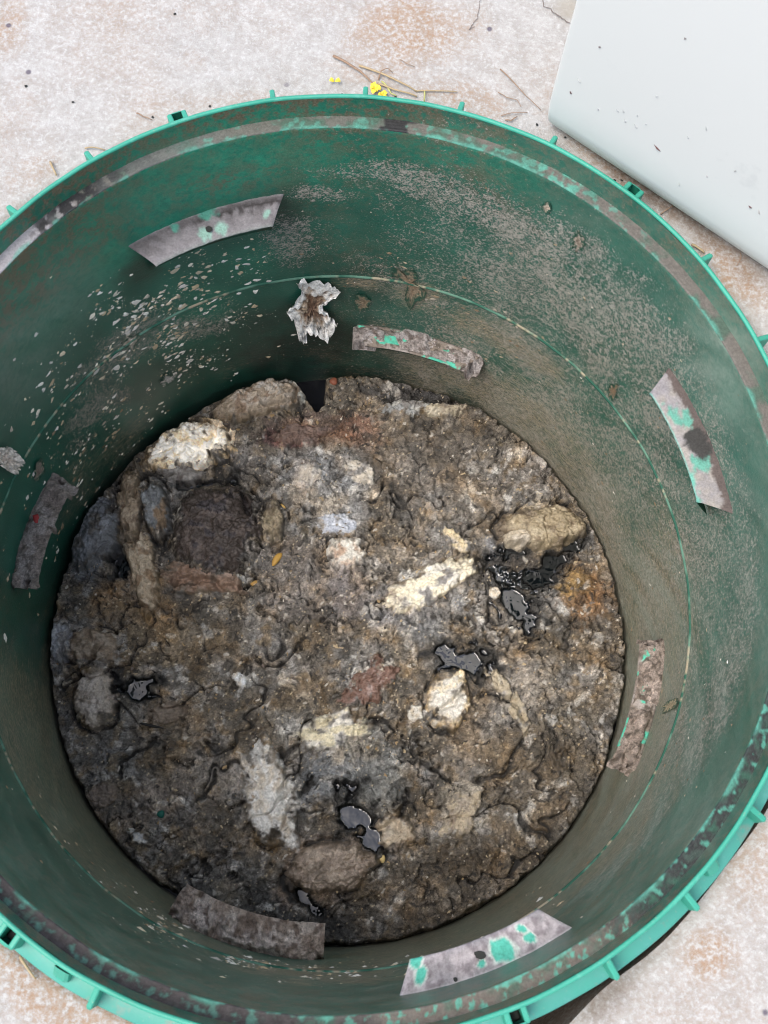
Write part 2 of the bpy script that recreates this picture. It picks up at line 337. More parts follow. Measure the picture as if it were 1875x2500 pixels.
# ledge band under the lip
def ledge_cols(z, th):
    deg = np.degrees(th) % 360; X, Y = np.cos(th), np.sin(th); k = np.arange(z.shape[0])[:, None]/(z.shape[0]-1)
    ta = (th+2.8) % (2*np.pi); n = fbm(ta*11, k*.4, 61, 4); nf = fbm(ta*42, k*1.5, 62, 5)
    c = np.tile(np.array([.13, .118, .105]), z.shape+(1,))
    def seg(a, b, soft=6): 
        m = ((a+b)/2); h = abs(b-a)/2; return ss(h+soft, h-soft*.3, np.abs(np.degrees(ang(th, m)))+5*n)
    pale, blk, tq, brn = (.30, .29, .31), (.022, .022, .024), (.085, .30, .235), (.13, .10, .085)
    c = mix(c, (.062, .056, .056), seg(-132, -84)); c = mix(c, (.035, .055, .048), seg(-50, -6)); c = mix(c, (.11, .115, .10), seg(88, 126)*.7); c = mix(c, (.02, .10, .065), ss(-.05, .35, n)*.55)
    c = mix(c, pale, seg(139, 165)*.9); c = mix(c, blk, seg(126, 139)*ss(-.2, .25, nf+.25)); c = mix(c, (.12, .13, .125), seg(116, 127)*.7)
    c = mix(c, tq, ss(.15, .5, nf+n*.5)*seg(52, 116)*.5); c = mix(c, tq, .8*seg(62, 68, 3)*ss(-.3, .2, nf)); c = mix(c, blk, seg(88.3, 90.3, .8)*.96)
    c = mix(c, blk, seg(-48, -8)*ss(-.5, .1, nf)*.9); c = mix(c, tq, seg(-50, -5)*ss(.16, .5, nf)*.8); c = mix(c, tq, seg(10, 14, 2)*.85*ss(-.2, 0., nf+.1)); c = mix(c, blk, seg(2, 9, 2)*ss(-.3, .1, nf)*.9)
    c = mix(c, brn, seg(-75, -50)*ss(-.3, .3, nf)*.8); c = mix(c, tq, seg(-90, -50)*ss(.10, .34, nf)*.85); c = mix(c, (.032, .026, .027), seg(-128, -86)*ss(-.4, .1, nf)); c = mix(c, (.08, .19, .155), seg(-128, -86)*ss(.10, .5, nf)*.8)
    c = mix(c, tq, np.maximum(ss(.75, 1., k + .35*n), 0)*.6*ss(-.1, .4, n+nf*.5))
    w = np.zeros_like(c); w[..., 0] = .5*(c[..., 0] < .05)
    return {'Col': c.reshape(-1, 3), 'wet': w.reshape(-1, 3)}
def rf2(r, z, th): return rf(r, z*0+ZB, th)
lp = [(.9975-.031*i/11, ZB+.0003*math.sin(i*2.1)) for i in range(12)] + [(.9655, ZB-.003)]
revolve('dust_ledge', lp, 2200, M_LUG, riser, rf2, ledge_cols)
# seam between the two stacked rings
def seam_cols(z, th):
    n = fbm(np.cos(th)*12+z*0, np.sin(th)*12, 71, 4); deg = np.degrees(ang(th, 0.))
    c = np.tile(np.array([.03, .11, .075]), z.shape+(1,)); ta = (th+2.8) % (2*np.pi)
    c = mix(c, (.15, .28, .21), ss(-.1, .3, n)*.7); b_ = .6*fbm(ta*60, z*0, 72, 4)+.8*fbm(ta*5, z*0+3, 73, 3)
    c = mix(c, (.40, .33, .235), ss(.16, .34, b_+.12*np.exp(-((deg-88)/14)**2)-.02)*.85)
    return {'Col': c.reshape(-1, 3), 'wet': np.zeros((c.size//3, 3))}
zs = -.767; rs_ = .966+.0215*zs
revolve('seam_bead', [(rs_+.002, zs+.007), (rs_-.003, zs+.004), (rs_-.0045, zs), (rs_-.003, zs-.004), (rs_+.002, zs-.007)], 720, M_FLECK, riser, rf, seam_cols)
# turquoise lip, outer band and flange
def rfl(r, z, th): return r*(1-(.0041+.0092*np.cos(2*th)-.0045*np.cos(th))) + .0015*vn(np.cos(th)*9, np.sin(th)*9, 12)
revolve('rim', [(1.0005, -.0045), (1.001, -.001), (1.003, .001), (1.007, .0012), (1.010, -.001), (1.011, -.006), (1.0125, -.066), (1.015, -.072)], 720, M_PLAS, riser, rfl)
revolve('flange', [(1.0145, -.0715), (1.046, -.0735), (1.049, -.077), (1.049, -.092), (1.02, -.096), (1.015, -.4)], 480, M_FLAN, riser, rfl)
def rr1(th): return 1-(.0041+.0092*math.cos(2*th)-.0045*math.cos(th))
def box_polar(bm_v, bm_f, th, half, r0, r1, zt0, zt1, zb):
    """radial fin: tangential half width, inner/outer radius, top z at inner/outer, bottom"""
    b = len(bm_v); er = np.array([math.cos(th), math.sin(th), 0]); et = np.array([-er[1], er[0], 0]); bev = half*.35
    for r, zt, hh in ((r0, zt0, half), (r1-.004, zt1, half), (r1, zt1-.004, half*.6)):
        for s, z in ((-1, zb), (-1, zt-bev), (-.6, zt), (.6, zt), (1, zt-bev), (1, zb)):
            p = er*r + et*hh*s; bm_v.append((p[0], p[1], z))
    for k in range(2):
        for j in range(5): bm_f.append((b+k*6+j, b+k*6+j+1, b+k*6+7+j, b+k*6+6+j))
    bm_f.append(tuple(b+12+j for j in range(6)))
RIBS = [142, 130, 105, 93, 80.5, 67.8, 42.8, 30.2, 18, 6, -18, -29.8, -41.9, -53.1, -75, -86, -97, -109.3, -132, -144, 154.5, 166.5]
for d in RIBS:
    th = math.radians(d); k = rr1(th); v, f = [], []
    box_polar(v, f, th, .0058, 1.010*k, 1.053*k, -.010, -.026, -.078); obj('rib', v, f, M_PLAS, riser, None, False)
BOSS = [117.6, 55.5, -4.5, -64.4, -120.3, 178]
for d in BOSS:
    th = math.radians(d); k = rr1(th); v, f = [], []
    for s in (-1, 1): box_polar(v, f, th+s*.0165, .0055, 1.010*k, 1.041*k, -.006, -.012, -.078)
    box_polar(v, f, th, .0210, 1.036*k, 1.043*k, -.012, -.014, -.078)
    b = obj('screw_boss', v, f, M_PLAS, riser, None, False)
    v, f = [], []; box_polar(v, f, th, .0115, 1.016*k, 1.036*k, -.050, -.050, -.077); obj('screw_hole', v, f, M_DARK, b, None, False)
v, f = [], []; th = math.radians(-37.5); k = rr1(th); box_polar(v, f, th, .015, 1.010*k, 1.034*k, -.012, -.036, -.078); t_ = obj('grip_tab', v, f, M_PLAS, riser, None, False)
v, f = [], []; th = math.radians(-113.6); k = rr1(th); box_polar(v, f, th, .016, 1.016*k, 1.040*k, -.012, -.05, -.078); obj('grip_tab', v, f, M_PLAS, riser, None, False)

# ------------------------------------------------------------------ ledge lugs on the wall
def lug(a0, a1, z0, prot, style, seed):
    nu, nv = 120, 22; u = np.linspace(0, 1, nu)[None]; v = np.linspace(0, 1, nv)[:, None]
    vt = np.clip(v/.72, 0, 1); dl = 2.2*vt
    sg_ = -1 if a0 > a1 else 1; th = np.radians((a0+sg_*dl)*(1-u)+(a1-sg_*dl*1.25)*u)
    edge = np.minimum(u*abs(a1-a0)*.0165, (1-u)*abs(a1-a0)*.0165)
    n1 = fbm(th*14+seed, vt*1.2+seed, seed, 4); n2 = fbm(th*45, vt*3.5, seed+3, 4)
    rw = rad(z0, th); r = rw+.004-(prot+.004)*vt + .0012*n1*vt
    z = z0 - .004*ss(.85, 1, vt) - .004*ss(.006, 0, edge) + 0*th
    under = ss(.72, 1.0, v)                                           # skirt sloping back to the wall below
    r = r + (prot*.9)*under*(v > .72); z = z - .15*under
    z = z + np.where(v <= .72, .0025*n2, 0)
    c = np.tile(np.array([.27, .255, .27]), th.shape+(1,))
    wet = np.zeros(th.shape)
    tq, tqp, blk, brn = (.09, .32, .25), (.30, .50, .43), (.045, .040, .040), (.20, .155, .125)
    if style == 'grey':
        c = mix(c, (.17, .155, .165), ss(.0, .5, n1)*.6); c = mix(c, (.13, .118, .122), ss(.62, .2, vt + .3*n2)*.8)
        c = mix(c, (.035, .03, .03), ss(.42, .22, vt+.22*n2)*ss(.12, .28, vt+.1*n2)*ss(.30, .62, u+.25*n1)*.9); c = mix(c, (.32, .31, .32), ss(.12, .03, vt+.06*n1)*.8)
        for uu, vv, q in ((.46, .72, .05), (.59, .74, .05), (.93, .6, .03), (.53, .12, .06), (.30, .2, .03)):
            c = mix(c, tqp if vv > .5 else tq, ss(1.1, .5, np.hypot((u-uu)/q, (vt-vv)/(q*5.5))+.5*n2))
        c = mix(c, (.36, .40, .36), ss(.90, .98, vt)*.6)
    elif style == 'worn':
        c = mix(c, (.33, .30, .265), ss(-.5, .3, n1)*.8); c = mix(c, (.13, .35, .28), ss(.02, .22, fbm(th*9, vt*1.6, seed+8, 4) + .1*ss(.6, 1, vt) - .05))
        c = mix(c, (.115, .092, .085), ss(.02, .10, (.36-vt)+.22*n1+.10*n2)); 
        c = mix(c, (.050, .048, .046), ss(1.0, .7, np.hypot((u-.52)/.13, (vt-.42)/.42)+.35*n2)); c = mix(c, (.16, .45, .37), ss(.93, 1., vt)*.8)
    elif style == 'pale':
        c = mix(c, (.42, .385, .40), ss(-.3, .4, n1)); c = mix(c, (.17, .145, .16), ss(-.05, .45, n2)*.7)
        for uu, vv, q in ((.10, .5, .045), (.62, .42, .075), (.80, .45, .035), (.80, .75, .03), (.47, .35, .025), (.05, .97, .05)):
            d = np.hypot((u-uu)/q, (vt-vv)/(q*4.5))+.45*n2
            c = mix(c, (.55, .60, .57), ss(1.35, 1.1, d)*.8); c = mix(c, (.085, .42, .33), ss(1.1, .8, d))
        c = mix(c, (.60, .58, .60), ss(.10, .03, vt)*.9)
    else:                                                            # mucky lower ledges
        c = np.tile(np.array([.15, .125, .105]), th.shape+(1,)); c = mix(c, (.24, .215, .20), ss(-.1, .4, n1)); c = mix(c, (.07, .058, .048), ss(.05, .4, n2))
        tqm = fbm(th*8, vt*1.2, seed+8, 3)
        c = mix(c, (.06, .33, .235), ss(.16, .24, tqm+(.06 if style == 'muckg' else -.02))*ss(-.3, .1, n2+.1)*(0.2 if style == 'muck' else 1)); wet += .3
        c = mix(c, (.02, .02, .018), ss(.14, .03, vt)*.9)
    c = np.clip(c*{'grey': .72, 'worn': .95, 'pale': .95}.get(style, 1.35), 0, .8)
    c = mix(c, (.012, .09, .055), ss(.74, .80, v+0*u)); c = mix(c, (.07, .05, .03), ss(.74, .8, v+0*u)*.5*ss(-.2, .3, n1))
    V = np.stack([r*np.cos(th), r*np.sin(th), z], -1).reshape(-1, 3); w = np.repeat(wet.reshape(-1, 1), 3, 1)
    o = obj('ledge_lug', V, quads(nv, nu), M_LUG, riser, {'Col': c.reshape(-1, 3), 'wet': w})
    return o
def disc(name, p, r, mat, parent, nz=.25, h=.0, seed=0, n=14, col=None, sx=1, rot=0):
    a = np.linspace(0, 2*np.pi, n, endpoint=False); k = r*(1+nz*vn(np.cos(a)*1.3+seed, np.sin(a)*1.3, seed))
    x, y = k*np.cos(a)*sx, k*np.sin(a); cr_, sr_ = math.cos(rot), math.sin(rot); x, y = x*cr_-y*sr_, x*sr_+y*cr_
    V = [(p[0], p[1], p[2]+h)] + [(p[0]+.6*x[i], p[1]+.6*y[i], p[2]+h*.8) for i in range(n)] + [(p[0]+x[i], p[1]+y[i], p[2]) for i in range(n)]
    F = [(0, 1+i, 1+(i+1) % n) for i in range(n)] + [(1+i, 1+n+i, 1+n+(i+1) % n, 1+(i+1) % n) for i in range(n)]
    cols = {'Col': np.tile(np.array(col or (.2, .2, .2)), (len(V), 1)), 'wet': np.zeros((len(V), 3))}
    return obj(name, V, F, mat, parent, cols)
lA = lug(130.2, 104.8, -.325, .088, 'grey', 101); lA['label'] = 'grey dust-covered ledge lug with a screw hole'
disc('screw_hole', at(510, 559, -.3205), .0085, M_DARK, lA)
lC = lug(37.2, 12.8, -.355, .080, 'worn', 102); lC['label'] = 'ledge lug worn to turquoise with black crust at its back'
lE = lug(-76, -52.6, -.25, .068, 'pale', 103); lE['label'] = 'pale grey ledge lug with bare turquoise spots'
disc('screw_hole', at(1172, 2331, -.246), .008, M_DARK, lE, sx=1.5); disc('screw_hole', at(1112, 2391, -.246), .0045, M_DARK, lE)
lug(-140, -164, -.30, .08, 'grey', 104)
lB = lug(93.5, 68.3, -1.07, .072, 'muckg', 105); lB['label'] = 'lower ledge lug with bare turquoise patches between muck'
lD = lug(1.5, -22, -1.02, .072, 'muckg', 106); lD['label'] = 'lower ledge lug crusted with brown muck and turquoise spots'
lug(-89, -111, -1.05, .06, 'muck', 107); lG = lug(181.5, 161, -1.0, .062, 'muck', 108)

# ------------------------------------------------------------------ the scum surface
S_PX = (CH+1.428)/FPX*1.02                    # size of a photo pixel at the scum, in R
def pos(px, py): return at(px, py, Z_SL)
def ell(x, y, px, py, rx, ry, rot):
    c = pos(px, py); a = math.radians(rot); dx, dy = x-c[0], y-c[1]
    # photo axes on the plane: right ~ RT, up ~ UP (roll)
    e1 = RT[:2]/np.linalg.norm(RT[:2]); e2 = np.array([-e1[1], e1[0]])
    p, q = dx*e1[0]+dy*e1[1], (dx*e2[0]+dy*e2[1])*.96
    u, v = p*math.cos(a)+q*math.sin(a), -p*math.sin(a)+q*math.cos(a)
    return u/(rx*S_PX), v/(ry*S_PX)
PUD = [  # px, py, rx, ry, rot, level offset
    (1152, 1618, 56, 38, -12, -.006), (1085, 1590, 42, 26, 10, -.012), (1262, 1468, 66, 36, -50, -.010), (1330, 1400, 74, 30, 40, -.014), (1395, 1335, 40, 18, 30, -.018), (330, 1676, 48, 30, -10, -.012), (868, 1985, 38, 66, 22, -.006), (905, 2055, 22, 26, 0, -.010), (745, 2195, 60, 14, -40, -.018), (1250, 1345, 60, 14, 10, -.02), (292, 1375, 18, 40, 10, -.03), (500, 1180, 70, 9, 8, -.02), (598, 1230, 9, 60, 20, -.02)]
MOUND = [  # px,py,rx,ry,rot,height
    (860, 1880, 170, 110, 0, .035), (600, 1000, 190, 60, 20, .035), (530, 1310, 140, 140, 0, .03), (820, 1250, 160, 140, 0, .025), (1330, 1290, 130, 80, 0, .03), (1020, 1450, 150, 90, 25, .012), (240, 1330, 90, 110, 0, .03), (370, 1250, 50, 110, 0, .025), (230, 1660, 90, 120, 0, .02), (650, 1950, 110, 120, 0, .02), (820, 2120, 140, 90, 0, .03), (1400, 1480, 90, 90, 0, .015), (1010, 1010, 160, 40, 0, .02), (1180, 1760, 180, 110, 0, .02), (1300, 2000, 220, 160, 0, .02), (400, 1850, 140, 130, 0, .02), (520, 2150, 120, 70, 0, -.02), (1000, 960, 120, 30, -10, -.03), (420, 1640, 160, 90, 0, -.006), (1280, 1400, 130, 60, -30, -.02)]
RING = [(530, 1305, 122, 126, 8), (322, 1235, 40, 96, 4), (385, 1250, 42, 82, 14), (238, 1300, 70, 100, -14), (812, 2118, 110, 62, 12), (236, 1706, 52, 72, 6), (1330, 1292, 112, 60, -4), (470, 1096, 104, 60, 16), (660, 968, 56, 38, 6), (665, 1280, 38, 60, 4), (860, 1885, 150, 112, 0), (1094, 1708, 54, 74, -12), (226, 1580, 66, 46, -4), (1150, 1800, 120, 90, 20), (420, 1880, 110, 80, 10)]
def sludge_h(x, y, fine=True):
    r = np.hypot(x, y); wx, wy = x+.05*fbm(x*5, y*5, 201, 3), y+.05*fbm(x*5, y*5, 202, 3)
    h = .017*fbm(wx*3.1, wy*3.1, 203, 4)
    nm = .25*fbm(x*6, y*6, 204, 3)
    for a in MOUND:
        u, v = ell(x, y, *a[:5]); d = np.hypot(u, v)+nm; h = h + a[5]*ss(1.2, .2, d)
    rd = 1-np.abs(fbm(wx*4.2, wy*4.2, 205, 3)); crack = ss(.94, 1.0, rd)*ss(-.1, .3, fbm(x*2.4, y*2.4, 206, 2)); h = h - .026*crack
    if fine:
        f1, f2, i1 = worley(wx*26, wy*26, 207); g1, g2, i2 = worley(wx*62, wy*62, 208)
        lump = ss(-.3, .4, fbm(x*4, y*4, 209, 3))
        e1, e2, _ = worley(wx*11, wy*11, 217); h = h + .012*(.45-e1)*lump
        k1_, _, k3_ = worley(x*120, y*120, 218); h = h + .015*(.5-f1)*(.35+lump) + .014*(.5-g1)*(.5+.8*i2) + .0042*(.5-k1_)*(.4+k3_) + .0075*fbm(wx*34, wy*34, 210, 4) + .006*(1-np.abs(fbm(wx*17, wy*17, 211, 3))*2)
        ck = 1-np.abs(fbm((x+.02*fbm(x*19, y*19, 303, 4))*9, (y+.02*fbm(x*19+7, y*19, 313, 3))*9, 315, 4))*1.9; h = h - .022*ss(.84, 1.0, ck)*ss(-.15, .25, fbm(x*5, y*5, 316, 3))
        cr = ss(.10, .0, f2-f1)*ss(.2, .5, fbm(x*7, y*7, 212, 2)+.25); h = h - .008*cr
    h = h - .085*ss(R_SL-.020, R_SL+.006, r + .010*fbm(x*14, y*14, 213, 3))
    wet = 0*x; 
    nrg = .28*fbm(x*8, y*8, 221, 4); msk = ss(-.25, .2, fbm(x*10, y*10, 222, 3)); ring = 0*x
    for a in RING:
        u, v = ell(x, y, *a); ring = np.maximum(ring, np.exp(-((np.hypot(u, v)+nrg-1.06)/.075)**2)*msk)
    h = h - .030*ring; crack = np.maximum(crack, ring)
    npd, nlp = 1.15*fbm(x*19, y*19, 214, 2), .005*fbm(x*36, y*36, 215, 4)
    for px, py, rx, ry, rot, lv in PUD:
        u, v = ell(x, y, px, py, rx, ry, rot); d = 1.25*np.hypot(u, v)+npd
        h = h + (lv-.016+.4*h*0 - h)*ss(1.15, .75, d)*1.0 + nlp*ss(1.2, .8, d); wet = np.maximum(wet, ss(2.1, 1.1, d))
    u, v = ell(x, y, 755, 930, 40, 62, 22); d = np.maximum(np.abs(u+.25*v*0), 0)
    c = [pos(*q)[:2] for q in ((700, 912), (796, 900), (792, 985), (773, 1004))]; ins = np.full(x.shape, 9.)
    for k in range(4):                                                # open water hole at the far edge
        a, b = c[k], c[(k+1) % 4]; e = b-a; nn = np.array([-e[1], e[0]])/np.hypot(*e); s = ((x-a[0])*nn[0]+(y-a[1])*nn[1]); ins = np.minimum(ins, -s)
    ins = ins + .004*fbm(x*40, y*40, 216, 3)
    h = h - .16*ss(-.004, .012, ins)
    return h, wet, crack
# stains: px,py,rx,ry,rot,colour,strength
STAIN = [(760, 1050, 210, 50, 6, (.155, .105, .082), .65), (870, 1060, 70, 50, -20, (.18, .095, .06), .65), (700, 1070, 90, 30, 5, (.15, .075, .07), .7), (820, 1200, 140, 120, 0, (.27, .265, .26), .75), (1040, 1500, 120, 70, 20, (.22, .215, .21), .6), (700, 1760, 90, 60, 0, (.24, .225, .20), .5), (1290, 1690, 120, 60, 30, (.25, .225, .19), .45), (875, 1150, 60, 30, -20, (.42, .37, .32), .7), (750, 1160, 40, 45, 30, (.40, .36, .33), .7), (1440, 1460, 80, 85, 0, (.16, .092, .042), .7), (1400, 1420, 60, 40, 0, (.22, .14, .05), .6), (1330, 1290, 120, 75, 0, (.30, .245, .165), .55),
         (860, 1890, 150, 95, 0, (.17, .175, .18), .75), (920, 1900, 80, 90, 0, (.27, .26, .23), .5), (720, 1420, 130, 110, 0, (.24, .21, .19), .45), (850, 1450, 60, 90, 0, (.17, .15, .15), .5), (330, 1500, 120, 110, 0, (.20, .13, .065), .6), (200, 1300, 90, 130, 0, (.15, .16, .175), .7), (140, 1570, 40, 70, 0, (.34, .35, .37), .7), (220, 1585, 70, 45, 0, (.27, .205, .145), .65), (420, 1570, 130, 60, 0, (.22, .17, .11), .5), (430, 1740, 70, 40, 0, (.16, .12, .08), .7), (500, 1900, 110, 60, 0, (.28, .25, .22), .45), (360, 1960, 160, 70, 0, (.22, .18, .145), .55),
         (1000, 965, 140, 32, -4, (.045, .042, .04), .8), (1240, 1390, 120, 60, 0, (.07, .062, .055), .75), (560, 2180, 190, 80, -10, (.085, .078, .068), .6), (760, 2230, 160, 60, -20, (.055, .052, .048), .7), (1150, 2150, 280, 90, 10, (.12, .092, .062), .6), (1330, 1900, 170, 200, 0, (.13, .105, .075), .5), (1200, 1700, 150, 90, 0, (.20, .175, .15), .4), (1130, 1970, 60, 70, 20, (.33, .285, .22), .6), (1160, 1930, 22, 60, -20, (.38, .33, .26), .6), (800, 2130, 130, 75, 10, (.24, .19, .155), .6), (600, 1130, 90, 60, 0, (.20, .19, .185), .5), (1080, 1240, 220, 120, 0, (.135, .120, .105), .4), (1010, 1130, 240, 90, 0, (.125, .105, .085), .5), (960, 1480, 110, 60, 0, (.20, .19, .19), .5), (1180, 1330, 60, 30, 0, (.19, .20, .22), .5), (1140, 1900, 40, 160, 0, (.16, .135, .11), .3), (440, 1350, 60, 150, 0, (.12, .115, .11), .5)]
def sludge_c(x, y, h, wet, crack):
    n1 = fbm(x*2.6, y*2.6, 301, 4); n2 = fbm(x*6, y*6, 302, 4); n3 = fbm(x*19, y*19, 303, 4); n4 = fbm(x*55, y*55, 304, 3); r = np.hypot(x, y)
    c = np.tile(np.array([.118, .098, .074]), x.shape+(1,))
    c = mix(c, (.150, .138, .125), ss(-.25, .35, n2)); c = mix(c, (.128, .090, .048), ss(.05, .5, n3)*.7); c = mix(c, (.060, .052, .042), ss(.10, .5, -n3+.3*n1)*.75)
    nst = [.55*fbm(x*9, y*9, 310+q_, 4)+.2*n4 for q_ in range(4)]
    for px, py, rx, ry, rot, col, k in STAIN:
        u, v = ell(x, y, px, py, rx, ry, rot); d = np.hypot(u, v)+nst[int(px) % 4]
        c = mix(c, np.array(col)*.80, ss(1.15, .55, d)*min(1, k*1.25))
    c = mix(c, (.36, .34, .31), ss(.20, .50, fbm(x*15, y*15, 305, 4)+.15*n4)*ss(-.25, .3, fbm(x*3.4, y*3.4, 306, 3))*.8)
    wx, wy = x+.02*n3, y+.02*fbm(x*19+7, y*19, 313, 3)
    f1, f2, idv = worley(wx*70, wy*70, 307); g1, g2, jd = worley(x*150, y*150, 308); m1, m2, kd = worley(wx*24, wy*24, 309)
    k = (.66+.68*kd)*(.66+.68*idv)*(.74+.52*jd)*(1+.45*n2)*1.38; c = c*k[..., None]
    tone = fbm(x*8, y*8, 314, 4); c = mix(c, c*np.array([1.10, 1.0, .86]), ss(0, .4, tone)); c = mix(c, c*np.array([.96, 1.0, 1.05]), ss(0, .4, -tone))
    c = mix(c, (.58, .48, .33), (jd > .972)*ss(.5, .25, g1)*.85); c = mix(c, (.62, .58, .52), (idv > .972)*ss(.42, .25, f1)*.75); c = mix(c, (.03, .027, .024), (idv < .07)*ss(.5, .3, f1)*.8)  # pale cells are cream crumbs that double as painted glints
    ck = 1-np.abs(fbm(wx*9, wy*9, 315, 4))*1.9; c = mix(c, (.020, .018, .015), ss(.90, 1.0, ck)*ss(-.15, .25, fbm(x*5, y*5, 316, 3))*.85)  # thin crevices darkened in colour to deepen their shade
    c = mix(c, (.014, .012, .010), ss(.25, .9, crack)*.9)  # crevice shade and black liquid round the lumps, painted near-black
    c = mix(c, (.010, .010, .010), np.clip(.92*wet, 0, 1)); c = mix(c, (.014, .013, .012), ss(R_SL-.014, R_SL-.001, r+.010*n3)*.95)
    w = np.clip(.50 + .35*n2 + .5*wet + .4*ss(R_SL-.06, R_SL-.02, r), 0, 1)
    return c, w
def scum():
    n = 660; g = np.linspace(-.945, .945, n); x, y = np.meshgrid(g, g); r = np.hypot(x, y)
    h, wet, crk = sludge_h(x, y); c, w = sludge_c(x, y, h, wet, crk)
    ok = r < .944; idx = np.full(n*n, -1); idx[ok.ravel()] = np.arange(ok.sum())
    V = np.stack([x, y, Z_SL+h], -1).reshape(-1, 3)[ok.ravel()]
    q = idx[quads(n, n)]; q = q[(q >= 0).all(1)]
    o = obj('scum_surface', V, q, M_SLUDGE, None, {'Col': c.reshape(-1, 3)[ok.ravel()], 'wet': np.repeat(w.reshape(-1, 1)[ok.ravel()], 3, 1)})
    tag(o, 'wet brown and grey septic scum filling the bottom of the riser', None, None, 'stuff')
scum()
lw = revolve('septic_water', [(.001, -1.500), (.5, -1.500), (.96, -1.500)], 96, M_DEEP); tag(lw, 'black liquid under the scum, open at the far edge', None, None, 'structure')
PL = ['blue-grey star-shaped puddle beside the rounded cream lump', 'small dark puddle with a pebble just left of the star-shaped puddle', 'glossy black puddle left of the orange stain', 'wet crevice running up and right from the glossy black puddle', 'small wet crevice under the right end of the straw-coloured mound', 'dark puddle at the left between pale lumps', 'long dark puddle above the pinkish lump, near the yellow beans', 'small pool holding a yellow bean at the end of the long puddle', 'thin wet crevice left of the pinkish lump', 'thin black crevice under the tan mound', 'narrow black crevice left of the tan paper roll', 'thin black slit above the dark brown lump', 'thin black slit along the right edge of the dark brown lump']
for i, (px, py, rx, ry, rot, lv) in enumerate(PUD):
    c = pos(px, py); s = max(rx, ry)*S_PX*1.7; g = np.linspace(-s, s, 84); x, y = np.meshgrid(c[0]+g, c[1]+g)
    hh, _, _ = sludge_h(x, y); lev = lv-.006; dep = lev-hh; u, v = ell(x, y, px, py, rx, ry, rot)
    z = Z_SL+lev+.0055*np.exp(-np.clip(dep, -.002, 1)/.0032)
    ok = (dep > -.007) & (np.hypot(u, v) < 1.65); idx = np.full(84*84, -1); idx[ok.ravel()] = np.arange(ok.sum())
    q = idx[quads(84, 84)]; q = q[(q >= 0).all(1)]; V = np.stack([x, y, z], -1).reshape(-1, 3)[ok.ravel()]
    if len(q) < 4: continue
    o = obj('puddle', V, q, M_WATER if i in (0, 2, 6) else M_WATER2); tag(o, PL[i], 'puddle', 'dark puddles in the scum')

# ------------------------------------------------------------------ lumps bedded in the scum
def lump(name, cat, label, px, py, rx, ry, rot, hgt, cols, crumple=1.0, seed=1, mat=None, group=None, edge=.3, wet=.35, flat=.6, spots=0., zoff=0, gain=1.02):
    ex = max(rx, ry)*S_PX*1.4; n = int(min(150, max(26, 2*1.4*max(rx, ry)*.41*1.25)))
    g = np.linspace(-ex, ex, n)
    if name == 'paper_wad': rx, ry, ex = rx*1.16, ry*1.16, ex*1.16; g = g*1.16
    c0 = pos(px, py); x, y = np.meshgrid(c0[0]+g, c0[1]+g)
    u, v = ell(x, y, px, py, rx, ry, rot); a = np.arctan2(v, u)
    d = np.hypot(u, v)*(1+edge*.8*fbm(np.cos(a)*1.3+seed, np.sin(a)*1.3, seed, 4)) + edge*.45*fbm(x*16, y*16, seed+2, 4)
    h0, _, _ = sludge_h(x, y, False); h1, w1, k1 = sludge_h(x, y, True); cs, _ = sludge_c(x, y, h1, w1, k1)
    hb = h0 + np.clip(h1-h0, -.03, .03)*ss(.35, 1.0, d)
    wx, wy = u*2.2+.5*fbm(u*2, v*2, seed+4, 3), v*2.2+.5*fbm(u*2, v*2, seed+5, 3)
    fold = 1-np.abs(fbm(wx, wy, seed+6, 4))*2.1
    cr = crumple*(.010*fold + .005*fbm(x*28, y*28, seed+7, 4) + .0035*(1-2*np.abs(fbm(x*55, y*55, seed+8, 2))))
    dome = .95*hgt*np.clip(1-d**2, 0, 1)**flat
    z = Z_SL + hb + zoff + dome + cr*ss(1.1, .7, d) - .010*ss(.90, 1.0, d) - .03*ss(1.05, 1.22, d)
    col = np.tile(np.array(cols[0]), x.shape+(1,)); nn = fbm(u*1.6+seed, v*1.6, seed+9, 4); n2 = fbm(x*20, y*20, seed+10, 4); n3 = fbm(x*70, y*70, seed+11, 3)
    if len(cols) > 1: col = mix(col, cols[1], ss(-.12, .3, nn+.4*n2))
    if len(cols) > 2: col = mix(col, cols[2], ss(.05, .4, n2+.25*nn))
    if len(cols) > 3: col = mix(col, cols[3], ss(.62, 1.0, d+.3*n2))
    if spots: col = mix(col, (.10, .085, .07), ss(.25, .45, n2*.6+n3*.6)*spots)
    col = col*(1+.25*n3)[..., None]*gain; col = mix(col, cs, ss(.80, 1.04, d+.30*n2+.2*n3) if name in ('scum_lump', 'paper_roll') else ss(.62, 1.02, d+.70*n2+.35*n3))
    ok = d < 1.22; idx = np.full(n*n, -1); idx[ok.ravel()] = np.arange(ok.sum())
    q = idx[quads(n, n)]; q = q[(q >= 0).all(1)]
    V = np.stack([x, y, z], -1).reshape(-1, 3)[ok.ravel()]
    o = obj(name, V, q, mat or M_PAPER, None, {'Col': col.reshape(-1, 3)[ok.ravel()], 'wet': np.full((int(ok.sum()), 3), wet)})
    return tag(o, label, cat, group)
CRM, CRW, YEL, GRY, BRN, DRK = (.55, .48, .38), (.67, .64, .58), (.50, .36, .17), (.26, .25, .245), (.20, .15, .11), (.07, .06, .052)
PG = 'pale paper wads in the scum'
lump('paper_wad', 'paper wad', 'bright cream torn paper wad lying slanted right of the centre', 1040, 1436, 112, 40, 27, .022, [(.76, .70, .56), CRW, GRY, (.5, .42, .28)], .9, 401, group=PG, spots=.35, edge=.5)
